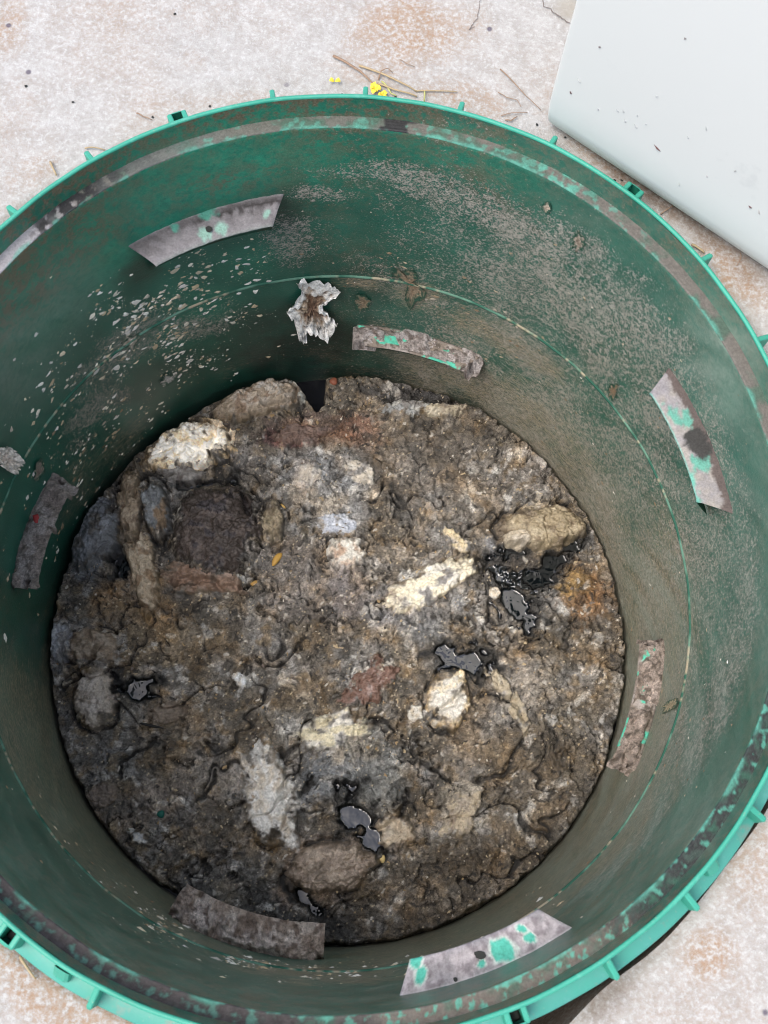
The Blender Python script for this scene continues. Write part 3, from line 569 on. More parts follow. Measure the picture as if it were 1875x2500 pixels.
lump('paper_wad', 'paper wad', 'rounded cream paper lump just below the star-shaped puddle', 1094, 1708, 46, 66, -12, .042, [CRW, (.72, .62, .45), CRW, (.60, .42, .20)], .7, 402, group=PG, spots=.5, edge=.25)
lump('paper_wad', 'paper wad', 'speckled cream paper patch on the blue-grey mound', 800, 1786, 84, 42, 14, .018, [(.66, .60, .44), CRW, GRY, (.3, .29, .26)], .9, 403, group=PG, spots=.55, edge=.55)
lump('paper_wad', 'paper wad', 'off-white paper lump with a pink lower edge above the centre', 846, 1356, 44, 38, -20, .02, [CRW, (.55, .46, .38), (.50, .36, .27), GRY], .8, 404, group=PG, spots=.4, edge=.4)
lump('paper_wad', 'paper wad', 'large creased cream paper wad at the upper left by the wall', 470, 1096, 100, 56, 16, .045, [CRW, (.60, .49, .33), CRW, (.48, .34, .18)], 1.5, 405, group=PG, edge=.30, wet=.5, gain=1.85)
lump('paper_wad', 'paper wad', 'fluffy white paper mass left of the long puddle', 655, 1950, 60, 104, 18, .026, [(.70, .69, .66), (.56, .50, .42), (.74, .73, .71), GRY], .9, 406, group=PG, spots=.5, edge=.36)
lump('paper_wad', 'paper wad', 'pale pitted lump left of the dark puddle on the left side', 236, 1706, 46, 66, 6, .03, [(.44, .38, .32), (.52, .46, .41), (.36, .30, .25), BRN], .6, 407, group=PG, spots=.4, edge=.25)
lump('paper_wad', 'paper wad', 'thin bluish-white tissue scrap above the centre', 828, 1284, 50, 22, -4, .006, [(.46, .49, .56), (.56, .58, .62), GRY], .8, 408, group=PG, edge=.6)
lump('paper_wad', 'paper wad', 'small cream paper lump below the tan mound', 1118, 1322, 30, 24, -30, .012, [(.62, .52, .35), CRM, GRY], .8, 409, group=PG, spots=.4, edge=.6)
lump('paper_wad', 'paper wad', 'tiny cream scrap at the left end of the glossy black puddle', 1208, 1446, 15, 14, 0, .012, [CRM, CRW], .5, 410, group=PG)
lump('paper_wad', 'paper wad', 'small white curl beside the rounded cream paper lump', 1010, 1742, 18, 17, 40, .010, [CRW, CRM], .8, 411, group=PG, edge=.5)
lump('paper_wad', 'paper wad', 'beige paper lump right of the long dark puddle', 965, 2028, 42, 40, 0, .028, [(.48, .40, .30), CRM, (.36, .31, .27), BRN], .8, 412, group=PG, spots=.35, edge=.4)
lump('paper_wad', 'paper wad', 'faint buff patch on the lower right scum', 1125, 1985, 30, 52, -28, .012, [(.44, .37, .27), (.36, .31, .25), BRN], .8, 413, group=PG, spots=.3, edge=.6)
lump('paper_wad', 'paper wad', 'small white scrap in the left middle of the scum', 586, 1662, 20, 12, -50, .008, [(.62, .64, .66), CRW], .6, 414, group=PG, edge=.6)
lump('paper_wad', 'paper wad', 'cream ragged strip at the right of the star-shaped puddle', 1216, 1668, 20, 40, 32, .010, [(.40, .34, .25), (.50, .45, .36), GRY], .8, 415, group=PG, edge=.6)
lump('paper_wad', 'paper wad', 'narrow cream strip below the ragged one on the right', 1268, 1748, 17, 40, 24, .010, [(.38, .32, .23), (.46, .41, .32), GRY], .8, 416, group=PG, edge=.6)
lump('scum_lump', 'scum lump', 'big glossy dark brown lump at the upper left', 532, 1302, 122, 124, 8, .065, [(.055, .043, .038), (.105, .083, .075), (.042, .036, .040), (.03, .027, .025)], 1.5, 420, edge=.2, wet=1.0, flat=.7)
lump('scum_lump', 'scum lump', 'pinkish brown lump hugging the lower side of the dark lump', 500, 1412, 110, 42, -6, .030, [(.22, .145, .105), (.27, .20, .16), (.12, .09, .07), BRN], 1.1, 421, edge=.4)
lump('scum_lump', 'scum lump', 'long beige ridge under the far wall at the upper left', 628, 990, 122, 44, 17, .05, [(.38, .31, .235), (.46, .40, .34), (.28, .20, .14), (.22, .16, .10)], 1.1, 422, edge=.3)
lump('scum_lump', 'scum lump', 'whitish lump on the right end of the beige ridge beside the open water', 660, 968, 50, 34, 6, .055, [(.52, .47, .41), (.42, .34, .26), (.58, .55, .52), (.34, .27, .19)], 1.0, 423, edge=.3)
lump('paper_roll', 'paper roll', 'upright tan twisted roll left of the dark brown lump', 322, 1235, 34, 92, 4, .05, [(.30, .235, .165), (.42, .34, .25), (.22, .16, .11), (.16, .12, .085)], 1.2, 424, edge=.25)
lump('paper_roll', 'paper roll', 'cream twisted strip trailing below the tan roll', 352, 1400, 34, 110, 14, .035, [(.46, .38, .28), (.54, .46, .36), (.27, .19, .12), (.2, .15, .1)], 1.3, 425, edge=.45)
lump('scum_lump', 'scum lump', 'mottled blue-grey lump between the tan roll and the dark lump', 385, 1250, 38, 78, 14, .045, [(.20, .21, .22), (.32, .34, .35), (.24, .17, .11), DRK], 1.1, 426, edge=.3)
lump('scum_lump', 'scum lump', 'slate-grey lump against the left wall', 238, 1300, 66, 96, -14, .045, [(.15, .155, .165), (.24, .25, .27), (.10, .09, .08), DRK], 1.0, 427, edge=.3)
lump('scum_lump', 'scum lump', 'tan lump above the pale pitted lump', 226, 1580, 62, 42, -4, .03, [(.25, .19, .135), (.34, .28, .22), (.16, .12, .08), BRN], .8, 428, edge=.3)
lump('scum_lump', 'scum lump', 'bluish white lump touching the left wall', 148, 1568, 30, 52, 4, .03, [(.32, .33, .35), (.42, .43, .45), GRY, DRK], .8, 429, edge=.3)
lump('scum_lump', 'scum lump', 'straw-coloured mound by the right wall', 1330, 1292, 106, 56, -4, .038, [(.30, .245, .16), (.40, .34, .24), (.20, .155, .10), (.13, .10, .07)], .9, 430, edge=.35, spots=.3)
lump('scum_lump', 'scum lump', 'whitish knob on the lower left of the straw-coloured mound', 1262, 1318, 36, 26, 0, .045, [(.46, .40, .31), (.36, .31, .24), (.5, .45, .38)], .8, 431, edge=.3)
lump('scum_lump', 'scum lump', 'pinkish beige angular lump at the bottom between puddle and crevice', 812, 2118, 104, 58, 12, .045, [(.34, .275, .225), (.42, .345, .28), (.24, .195, .155), (.18, .135, .095)], 1.1, 432, edge=.3)
lump('scum_lump', 'scum lump', 'flat brown stone-like lump at the lower left', 253, 1938, 36, 30, 0, .02, [(.17, .135, .11), (.22, .17, .13)], .5, 433, edge=.25)
lump('scum_lump', 'scum lump', 'smooth brown block below the dark puddle on the left', 412, 1742, 48, 26, 8, .02, [(.16, .125, .095), (.20, .16, .125)], .5, 434, edge=.2)
lump('scum_lump', 'scum lump', 'grey pellet-covered lump under the cream wad', 450, 1160, 60, 26, 0, .03, [(.24, .225, .21), (.34, .32, .30), (.13, .11, .1)], .8, 435, edge=.4)
lump('scum_lump', 'scum lump', 'short upright olive-brown lump right of the dark lump', 665, 1280, 34, 56, 4, .03, [(.22, .185, .125), (.28, .23, .16), (.14, .11, .07), DRK], .8, 436, edge=.25)
lump('red_scrap', 'scrap', 'soft reddish scrap left of the star-shaped puddle', 905, 1668, 82, 42, 34, .012, [(.155, .09, .068), (.22, .135, .11), (.36, .27, .245)], .9, 437, edge=.5, wet=.8)
lump('plastic_film', 'film', 'crumpled translucent grey film under the far wall', 1000, 1002, 74, 24, 3, .02, [(.30, .31, .31), (.42, .42, .40), (.20, .19, .18)], 1.2, 438, edge=.45, wet=.8)
lump('plastic_film', 'film', 'yellowish papery strip at the right end of the grey film', 1080, 1008, 66, 18, 2, .022, [(.40, .35, .26), (.48, .43, .34), (.24, .2, .15)], 1.0, 439, edge=.4)
lump('plastic_film', 'film', 'thin pale membrane hanging beside the open water hole', 728, 958, 16, 42, 36, .02, [(.34, .35, .33), (.42, .40, .34)], .6, 440, edge=.3, wet=.7)
lump('scum_lump', 'scum lump', 'rusty red flat lump below the whitish ridge', 730, 1062, 76, 30, 4, .022, [(.15, .10, .082), (.20, .14, .115), (.11, .08, .07)], 1.0, 441, edge=.45)
lump('paper_wad', 'paper wad', 'white crust right of the rusty lump', 872, 1156, 40, 26, -30, .010, [(.52, .47, .40), (.6, .57, .52), GRY], .8, 442, group=PG, edge=.6, spots=.4)
lump('paper_wad', 'paper wad', 'white crust below the rusty lump', 752, 1168, 26, 40, -24, .010, [(.48, .43, .37), (.56, .53, .49), GRY], .8, 443, group=PG, edge=.6, spots=.4)
lump('paper_wad', 'paper wad', 'pair of white bits by the wall at the lower left', 340, 2042, 24, 16, -20, .012, [CRW, (.5, .5, .5)], .7, 444, group=PG, edge=.6)

# small countable things on the scum
def bead(name, label, cat, px, py, r, col, sx=1.0, rot=0, up_=.012, wet=.4):
    c = pos(px, py); h, _, _ = sludge_h(np.array([[c[0]]]), np.array([[c[1]]]), False); z = Z_SL+float(h[0, 0])+up_
    nu, nv = 16, 9; a = np.linspace(0, 2*np.pi, nu, endpoint=False); V = []
    for j in range(nv):
        p = math.pi*j/(nv-1)
        for t in a:
            k = 1+.08*math.sin(3*t+px); X, Y = r*sx*k*math.sin(p)*math.cos(t), r*k*math.sin(p)*math.sin(t)
            V.append((c[0]+X*math.cos(rot)-Y*math.sin(rot), c[1]+X*math.sin(rot)+Y*math.cos(rot), z+.7*r*math.cos(p)))
    o = obj(name, V, quads(nv, nu, True), M_FLECK, None, {'Col': np.tile(np.array(col), (len(V), 1)), 'wet': np.full((len(V), 3), wet)}); return tag(o, label, cat)
bead('bean', 'round tan bean floating at the foot of the long puddle', 'bean', 906, 2052, .0125, (.60, .42, .22), 1.1, .4, .004)
bead('bean', 'pale yellow bean on the scum below the long puddle', 'bean', 932, 2096, .0115, (.66, .50, .22), 1.2, -1, .006)
bead('pebble', 'smooth grey-white pebble in the small puddle left of the star-shaped one', 'pebble', 1105, 1603, .022, (.34, .33, .29), 1.3, .7, -.002)
bead('button', 'small dark green round cap at the lower left', 'cap', 394, 1988, .012, (.012, .11, .085), 1.0, 0, .008)
bead('seed', 'yellow ring-shaped seed right of the dark lump', 'seed', 690, 1232, .012, (.50, .33, .10), 1.15, .5, .006)
bead('seed', 'red-brown seed at the right of the open water', 'seed', 815, 936, .014, (.24, .085, .05), 1.0, 0, .02)
bead('peel', 'amber peel sliver below the yellow ring seed', 'peel', 676, 1366, .011, (.42, .25, .06), 2.4, 1.1, .008)
bead('peel', 'short amber peel piece near the left centre', 'peel', 622, 1420, .010, (.38, .23, .07), 1.6, .4, .006)
bead('stick', 'thin black stick lying at the left of the scum', 'stick', 372, 1774, .0045, (.012, .011, .01), 9, -.1, .016)

# ------------------------------------------------------------------ crumbs, fibres and wall spatter (uncountable)
def grains(name, P, N, S, ST, ROT, COLS, mat, label, parent=None, kindlabel=True):
    """many tiny irregular domes: centres P, normals N, sizes S, stretch ST, rotation, colours"""
    V, F, Cc = [], [], []; k = 7
    for i in range(len(P)):
        n = N[i]; t = np.cross(n, (0.31, .22, .93) if abs(n[2]) < .9 else (1, 0, 0)); t /= np.linalg.norm(t); b = np.cross(n, t); b0 = len(V)
        if abs(n[2]) < .9: t = np.cross((0, 0, 1.), n); t /= np.linalg.norm(t); b = np.cross(n, t)
        s, q, a0 = S[i], ST[i], ROT[i]; c, sn = math.cos(a0), math.sin(a0)
        tt, bb = t*c+b*sn, b*c-t*sn
        V.append(P[i]+n*s*.45)
        for j in range(k):
            an = j*2*math.pi/k; rr = s*random.choice((.4, .7, .9, 1.0, 1.35))
            V.append(P[i]+tt*rr*q*math.cos(an)+bb*rr*math.sin(an)-n*s*.08)
            F.append((b0, b0+1+j, b0+1+(j+1) % k))
        Cc += [COLS[i]]*(k+1)
    o = obj(name, np.array(V), np.array(F), mat, parent, {'Col': np.array(Cc), 'wet': np.full((len(V), 3), .3)}, True)
    return tag(o, label, None, None, 'stuff')
def pick(pal, n):
    pal = np.array(pal); i = RNG.integers(0, len(pal), n); return pal[i]*RNG.uniform(.75, 1.2, (n, 1))
n = 5200; a = RNG.uniform(0, 2*np.pi, n); r = .915*np.sqrt(RNG.uniform(0, 1, n)); x, y = r*np.cos(a), r*np.sin(a)
keep = fbm(x*3, y*3, 501, 3)+RNG.uniform(-.5, .5, n) > -.15; x, y = x[keep], y[keep]; n = len(x)
h, wt, _ = sludge_h(x[None], y[None]); P = np.stack([x, y, Z_SL+h[0]], 1); ok = (wt[0] < .4) & (h[0] > -.07); P = P[ok]; n = len(P)
grains('scum_crumbs', P, np.tile([0, 0, 1.], (n, 1)), .0016+.0045*RNG.random(n)**4, RNG.uniform(1, 2, n), RNG.uniform(0, 6.28, n), pick([(.36, .28, .17), (.26, .18, .09), (.42, .38, .32), (.06, .05, .04), (.09, .075, .06), (.17, .14, .11), (.14, .11, .09)], n), M_FLECK, 'crumbs and grit scattered over the scum')  # the pale crumbs double as painted wet glints
# wall spatter
def wallpts(cl, n, tw, zw):
    t, z = on_wall(*cl); T = t+np.radians(tw)*RNG.normal(0, 1, n); Z = z+zw*RNG.normal(0, 1, n)
    ok = (Z < -.10) & (Z > -1.40) & (np.abs(Z+.767) > .006); return T[ok], Z[ok]
TT, ZZ, CC, SS_ = [], [], [], []
WHT = [(.80, .74, .62), (.85, .82, .75), (.70, .60, .44), (.74, .70, .64), (.55, .44, .29)]; TAN = [(.36, .28, .19), (.44, .36, .26), (.27, .20, .13), (.48, .42, .34)]
for cl, n_, tw, zw, pal, s0, s1 in [((330, 830), 330, 9, .20, WHT, .0020, .010), ((420, 760), 200, 9, .13, WHT, .002, .011), ((200, 950), 150, 9, .20, WHT, .002, .010), ((470, 860), 160, 8, .14, WHT, .0018, .008), ((250, 1120), 170, 9, .16, WHT+TAN, .002, .009), ((520, 640), 50, 9, .08, WHT, .0018, .008), ((600, 850), 110, 8, .12, WHT+TAN, .0016, .006), ((80, 1250), 60, 10, .25, WHT+TAN, .002, .012),
        ((720, 2370), 190, 17, .09, WHT, .0022, .010), ((360, 2230), 130, 15, .15, WHT+TAN, .002, .008), ((560, 2400), 70, 16, .12, WHT, .0018, .007), ((1500, 1250), 230, 28, .42, TAN, .0012, .005), ((1250, 560), 330, 34, .30, TAN, .0012, .0048), ((1650, 1500), 150, 22, .4, TAN+WHT, .0012, .005), ((1480, 2100), 110, 18, .3, TAN, .0015, .006), ((1020, 690), 100, 9, .09, TAN, .0016, .0075), ((1200, 830), 130, 14, .14, TAN, .0015, .007), ((960, 400), 120, 16, .08, TAN, .0012, .005), ((300, 640), 40, 14, .18, TAN, .0012, .004)]:
    t, z = wallpts(cl, int(n_*(6.0 if s1 >= .008 else 3.2)), tw, zw); kp = fbm(np.cos(t)*9+z*2, np.sin(t)*9-z*7, 521, 3)+RNG.uniform(-.35, .35, len(t)) > .02; t, z = t[kp], z[kp]; TT.append(t); ZZ.append(z); CC.append(pick(pal, len(t))); SS_.append(s0*.5+(s1*1.2-s0)*RNG.random(len(t))**7)
T, Z, C, S = map(np.concatenate, (TT, ZZ, CC, SS_)); rw = rad(Z, T)-.0005
P = np.stack([rw*np.cos(T), rw*np.sin(T), Z], 1); N = np.stack([-np.cos(T), -np.sin(T), 0*T], 1)
grains('wall_spatter', P, N, S*.95, RNG.uniform(.8, 1.9, len(T)), RNG.normal(0, .6, len(T)), C, M_FLECK, 'dried cream and tan flecks stuck to the riser wall')
# debris on the dust ledge and lugs
def pile(name, label, a0, a1, r0, r1, z0, hgt, n_, pal, seed, cover=1.0):
    nu, nv = 90, 22; u = np.linspace(0, 1, nu)[None]; v = np.linspace(0, 1, nv)[:, None]; th = np.radians(a0*(1-u)+a1*u); n1 = fbm(th*13, v*1.3, seed, 4); n2 = fbm(th*40, v*4, seed+1, 4); n3 = fbm(th*110, v*10, seed+2, 3)
    d = ((np.abs(u*2-1))**4+(np.abs(v*2-1)*.9)**4)**.25*1.0+.42*n1+.22*n2; r = r0*(1-v)+r1*v + 0*u
    z = z0 + hgt*(ss(1.05, .55, d)*(.65+.7*n1)+.45*n2+.25*n3) - .05*ss(1.0-.1*(1-cover)*0, 1.15, d) - (1-cover)*hgt*ss(-.2, .3, fbm(th*9, v*1.5, seed+5, 3))*1.4
    c = np.tile(np.array(pal[0]), th.shape[:0]+z.shape+(1,)); c = mix(c, pal[1], ss(-.1, .3, n1)); c = mix(c, pal[2], ss(.05, .35, n2)); c = c*(1+.5*n3)[..., None]*1.4
    V = np.stack([r*np.cos(th), r*np.sin(th), z], -1).reshape(-1, 3)
    o = obj(name, V, quads(nv, nu), M_SLUDGE, None, {'Col': c.reshape(-1, 3), 'wet': np.full((V.shape[0], 3), .2)})
    return tag(o, label, 'muck pile', 'muck piles on the lower ledges')
pile('muck_pile', 'brown muck heaped on the lower ledge at the bottom left', -86, -113, .955, .850, -1.050, .052, 0, [(.25, .20, .165), (.42, .37, .335), (.13, .095, .075)], 601)
pile('muck_pile', 'grey-brown muck with a red scrap on the left lower ledge', 182, 160, .950, .868, -.995, .022, 0, [(.16, .135, .12), (.21, .19, .18), (.09, .075, .065)], 602)
pile('muck_pile', 'thin muck crust on the right lower ledge', 2, -23, .955, .876, -1.016, .018, 0, [(.20, .16, .135), (.28, .23, .20), (.09, .07, .055)], 603, .25)
pile('muck_pile', 'grey muck clots on the lower ledge under the far wall', 94, 67.5, .955, .876, -1.066, .016, 0, [(.20, .175, .165), (.29, .265, .26), (.10, .08, .07)], 604, .25)

# ------------------------------------------------------------------ larger scraps stuck on the wall
def scrap(name, cat, label, px, py, rx, ry, lift, cols, seed, nspk=9, depth=.5, poly=None):
    """ragged curled flake on the wall: star-ish outline in (arc, z), lifted off the wall towards its edges"""
    t0, z0 = on_wall(px, py); k = 44; rings = 14
    a = np.linspace(0, 2*np.pi, k*2, endpoint=False)[None]; q = np.linspace(0, 1, rings)[:, None]
    o_ = (1-depth*.2)+depth*fbm(np.cos(a)*nspk*.11+seed, np.sin(a)*nspk*.11, seed, 5, .6)*.75 + .05*vn(np.cos(a)*6, np.sin(a)*6, seed+3)
    rr = q*np.clip(o_, .25, 1.6)
    if name == 'mud_splat': lift *= .25
    s, z = rr*np.cos(a)*rx, z0+rr*np.sin(a)*ry
    if poly:
        W_ = np.array([on_wall(*p_) for p_ in poly]); m_ = len(W_); f_ = np.arange(2*k)*m_/(2*k); i_ = f_.astype(int); w_ = (f_-i_)[:, None]
        O = W_[i_]*(1-w_)+W_[(i_+1) % m_]*w_; so_, zo_ = (t0-O[:, 0])*rad(z0), O[:, 1]-z0; jit = .003*vn(np.arange(2*k)*.7, np.zeros(2*k), 5)
        s = q*(so_+jit)[None]; z = z0+q*(zo_+jit*2)[None]
    n1 = fbm(s*60, z*60, seed+1, 4); th = t0 - s/rad(z0); r = rad(z, th) - .003 - lift*(q**2*(.4+.6*(.5+n1)) + .35*n1*(q > .02))
    r = np.minimum(r, rad(z, th)-.001)
    if name == 'paper_scrap': r = r - .16*np.clip(z0+ry*.8-z, 0, 1)*(.6+.5*n1)
    c = np.tile(np.array(cols[0]), r.shape+(1,)); c = mix(c, cols[1], ss(.72, .45, q+.45*n1+0*a)); c = mix(c, cols[2], ss(.5, .2, q+.6*n1+0*a)); c = c*(1+.5*fbm(s*160, z*160, seed+6, 3))[..., None]
    if name == 'mud_splat': c = mix(c*.85, (.020, .085, .055), ss(.45, .95, q+.5*n1+.3*fbm(s*140, z*140, seed+8, 3)))
    V = np.stack([r*np.cos(th), r*np.sin(th), z+0*r], -1).reshape(-1, 3)
    o = obj(name, V, quads(rings, 2*k, True), M_PAPER, None, {'Col': c.reshape(-1, 3), 'wet': np.full((V.shape[0], 3), .2)})
    return tag(o, label, cat)
scrap('paper_scrap', 'paper scrap', 'torn white paper scrap with a brown smear stuck to the far wall', 762, 742, .064, .150, .014, [(.88, .87, .84), (.42, .31, .21), (.17, .10, .065)], 705, 9, .6,
      [(600+a_*.4219, 600+b_*.4219) for a_, b_ in ((290, 200), (322, 180), (400, 186), (480, 200), (520, 214), (552, 248), (500, 280), (436, 315), (455, 345), (485, 360), (500, 395), (535, 410), (505, 436), (470, 492), (415, 455), (380, 440), (332, 450), (322, 480), (346, 497), (322, 503), (290, 460), (270, 385), (225, 350), (240, 330), (270, 310), (328, 240))])
scrap('paper_scrap', 'paper scrap', 'torn cream scrap stuck at the left edge of the view', 8, 1118, .030, .085, .015, [(.68, .62, .54), (.66, .58, .50), (.6, .5, .42)], 707, 7, .5)
scrap('mud_splat', 'mud splat', 'tan mud splat on the seam right of the white scrap', 1006, 690, .045, .10, .010, [(.34, .26, .18), (.38, .30, .21), (.28, .2, .13)], 711, 9, .8,
      [(600+a_*.4219, 600+b_*.4219) for a_, b_ in ((862, 118), (905, 142), (975, 130), (1000, 180), (962, 205), (1010, 225), (1050, 265), (1035, 310), (990, 314), (955, 370), (930, 322), (920, 300), (932, 240), (946, 215), (900, 190), (860, 165), (836, 172))])
scrap('mud_splat', 'mud splat', 'star-shaped tan splat high on the right wall', 1414, 588, .022, .045, .006, [(.36, .29, .23), (.4, .33, .26), (.3, .24, .18)], 713, 12, .9)
scrap('mud_splat', 'mud splat', 'small brown splat above the seam on the right wall', 1500, 952, .018, .06, .006, [(.36, .28, .20), (.22, .15, .09), (.26, .18, .11)], 715, 8, .8)
scrap('mud_splat', 'mud splat', 'grey paper smear on the left wall above the ledge', 92, 1148, .030, .05, .010, [(.40, .35, .29), (.30, .26, .22), (.24, .2, .17)], 717, 8, .7)
scrap('mud_splat', 'mud splat', 'cream smear on the left wall between ledge and seam', 320, 832, .032, .05, .008, [(.55, .48, .38), (.62, .56, .48), (.45, .36, .26)], 719, 8, .8)
scrap('mud_splat', 'mud splat', 'elongated cream smear on the lower right wall', 1638, 1722, .020, .09, .004, [(.44, .37, .24), (.5, .42, .28), (.4, .32, .2)], 721, 8, .8)
scrap('mud_splat', 'mud splat', 'cream fleck on the upper right wall', 1336, 505, .014, .026, .006, [(.52, .44, .33), (.6, .5, .38), (.5, .4, .3)], 723, 6, .5)
scrap('mud_splat', 'mud splat', 'white smear low on the left wall near the scum', 410, 925, .034, .045, .006, [(.6, .58, .54), (.5, .47, .43), (.55, .52, .5)], 725, 8, .8)
scrap('mud_splat', 'mud splat', 'tan smear left of the mud splat on the far seam', 888, 738, .030, .055, .006, [(.34, .27, .19), (.3, .23, .15), (.26, .2, .13)], 727, 8, .9)
tred = at(88, 1265, -.94)
disc('red_scrap', tred, .014, M_FLECK, None, .5, .004, 5, 12, (.26, .035, .035), .7, .2); tag(bpy.data.objects['red_scrap.001'] if 'red_scrap.001' in bpy.data.objects else bpy.data.objects['red_scrap'], 'small bright red scrap on the muck of the left ledge', 'scrap')
tag(disc('white_pellet', at(352, 2288, -.60)*np.array([1, 1, 1]), .009, M_FLECK, None, .1, .006, 6, 12, (.75, .72, .66)), 'round white pellet on the near wall at the lower left', 'pellet')

# ------------------------------------------------------------------ the white cabinet
def cabinet():
    A, B = at(1345, 290, ZG+.012), at(1875, 628, ZG+.035); ax = (B-A)[:2]; ax /= np.hypot(*ax); nr = np.array([ax[1], -ax[0]])
    if nr@(-A[:2]) < 0: nr = -nr
    root = empty('white_cabinet', 'smooth white painted cabinet standing on the concrete beside the riser', 'cabinet', (A[0]*R, A[1]*R, ZG*R))
    L, D, Ht = 2.6, 1.3, 4.6; tilt = (B[2]-A[2])/np.hypot(*(B-A)[:2])*0
    outl = []; br = .012
    for (u, v, cs) in ((0, 0, (180, 270)), (L, 0, (270, 360)), (L, -D, (0, 90)), (0, -D, (90, 180))):
        cu, cv = u+(br if u == 0 else -br), v+(-br if v == 0 else br)
        for k in range(5):
            t = math.radians(cs[0]+(cs[1]-cs[0])*k/4); outl.append((cu+br*math.cos(t), cv-br*math.sin(t)))
    outl = np.array(outl)
    prof = [(.045, 0.0), (.036, .004), (.027, .012), (.019, .026), (.011, .048), (.005, .08), (.0015, .12), (0, .17), (0, 1), (0, Ht-.02), (.02, Ht)]
    V = []; cx, cy = L/2, -D/2
    for ins, z in prof:
        for u, v in outl:
            uu = u; vv = v
            if abs(v) < D*.3: vv = v-ins                              # only the front face turns under at the foot
            p = A[:2]+ax*uu+nr*(vv+.045); V.append((p[0], p[1], A[2]+z))
    n_ = len(outl); F = [tuple(q) for q in quads(len(prof), n_, True)]; F.append(tuple(range(n_)));  F.append(tuple((len(prof)-1)*n_+k for k in range(n_)))
    V = np.array(V)-np.array([A[0], A[1], ZG]); obj('body', V, F, M_CAB, root, None, True)
    # base feet in the shade
    v = []
    for u0, u1 in ((.25, .55), (L-.55, L-.25)):
        b = len(v)
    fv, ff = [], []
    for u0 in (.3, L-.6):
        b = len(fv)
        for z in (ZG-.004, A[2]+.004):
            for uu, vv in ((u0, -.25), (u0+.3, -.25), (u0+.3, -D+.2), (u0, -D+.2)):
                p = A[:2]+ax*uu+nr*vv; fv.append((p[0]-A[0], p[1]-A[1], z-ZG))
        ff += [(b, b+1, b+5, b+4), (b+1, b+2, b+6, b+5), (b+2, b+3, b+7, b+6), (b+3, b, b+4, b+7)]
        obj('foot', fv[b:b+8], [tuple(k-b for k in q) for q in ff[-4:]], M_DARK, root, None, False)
    # dirt marks on the face
    def mark(px, py, l, w, rot, col):
        d = ray(px, py); P0 = CAM; nn = np.array([nr[0], nr[1], 0]); t = (np.array([A[0], A[1], 0])+nn*.045-P0)@nn/(d@nn); p = P0+d*t; t3 = np.array([ax[0], ax[1], 0]); up3 = np.array([0, 0, 1.]); e = t3*math.cos(rot)+up3*math.sin(rot); f_ = -t3*math.sin(rot)+up3*math.cos(rot); k = 8; VV = [p+nn*.004]
        for j in range(k):
            q = j*2*math.pi/k; rr = random.uniform(.6, 1.2); VV.append(p+nn*.0006+e*l*rr*math.cos(q)+f_*w*rr*math.sin(q))
        VV = np.array(VV)-np.array([A[0], A[1], ZG]); obj('dirt_mark', VV, [(0, 1+j, 1+(j+1) % k) for j in range(k)], M_FLECK, root, {'Col': np.tile(np.array(col), (k+1, 1)), 'wet': np.zeros((k+1, 3))})
    for m in [(1394, 226, .005, .0025, -.5, (.10, .06, .06)), (1464, 114, .003, .003, 0, (.16, .14, .14)), (1673, 94, .0028, .0028, 0, (.16, .14, .14)), (1605, 361, .010, .0022, -.4, (.13, .06, .055)), (1832, 505, .005, .0025, -.3, (.12, .07, .07)), (1461, 267, .004, .0015, -.6, (.36, .37, .38)), (1508, 269, .005, .0015, -.6, (.38, .4, .4)), (1522, 271, .005, .0015, -.7, (.38, .4, .4)), (1556, 281, .004, .0015, -.8, (.4, .42, .42)), (1527, 295, .006, .0015, -.7, (.38, .4, .4)), (1553, 308, .006, .0015, -.6, (.38, .4, .4)), (1577, 302, .003, .0012, .5, (.4, .42, .42)), (1415, 197, .008, .0012, -.5, (.46, .48, .47)), (1604, 234, .004, .0012, .6, (.45, .47, .47)), (1681, 336, .004, .0014, -.9, (.42, .44, .44)), (1725, 314, .006, .001, -1, (.45, .47, .47)), (1727, 430, .003, .0015, -.5, (.4, .4, .4)), (1795, 417, .003, .0015, 1, (.3, .3, .3)), (1659, 450, .008, .0008, -1.1, (.5, .52, .5)), (1854, 518, .008, .0008, -1, (.45, .42, .4))]: mark(*m)
    return root
cabinet()

# ------------------------------------------------------------------ straw, twigs and petals on the concrete
def stalk(name, label, cat, pts, w, mat, taper=.5, lift=.006, group=None):
    P = [at(a, b, ZG+.003) for a, b in pts]; Q = []
    for i in range(len(P)-1):
        for k in range(5): Q.append(P[i]+(P[i+1]-P[i])*k/5)
    Q.append(P[-1]); Q = np.array(Q); n_ = len(Q); s = np.linspace(0, 1, n_); Q[:, 2] += w*.8 + lift*np.sin(s*math.pi)+.0008*np.sin(s*9)
    d = np.gradient(Q, axis=0); d /= np.linalg.norm(d, axis=1)[:, None]+1e-9; sd_ = np.cross(d, [0, 0, 1.]); sd_ /= np.linalg.norm(sd_, axis=1)[:, None]+1e-9; u_ = np.cross(sd_, d)
    k = 6; a = np.arange(k)*2*np.pi/k; rw_ = .8*w*(1-taper*s)
    V = (Q[:, None]+rw_[:, None, None]*(sd_[:, None]*np.cos(a)[None, :, None]+.75*u_[:, None]*np.sin(a)[None, :, None])).reshape(-1, 3)
    F = [tuple(q) for q in quads(n_, k, True)]+[tuple(range(k))[::-1], tuple((n_-1)*k+j for j in range(k))]
    return tag(obj(name, V, F, mat), label, cat, group)
SG = 'bits of straw on the concrete'
stalk('straw', 'long brown dry stalk above the yellow flowers', 'straw', [(814, 139), (845, 158), (880, 180), (912, 208)], .0050, M_TWIG, .5, .006, SG)
stalk('straw', 'long tan stalk reaching from flowers to a bent tip', 'straw', [(877, 162), (940, 188), (990, 212), (1016, 225)], .0042, M_STRAW, .4, .006, SG)
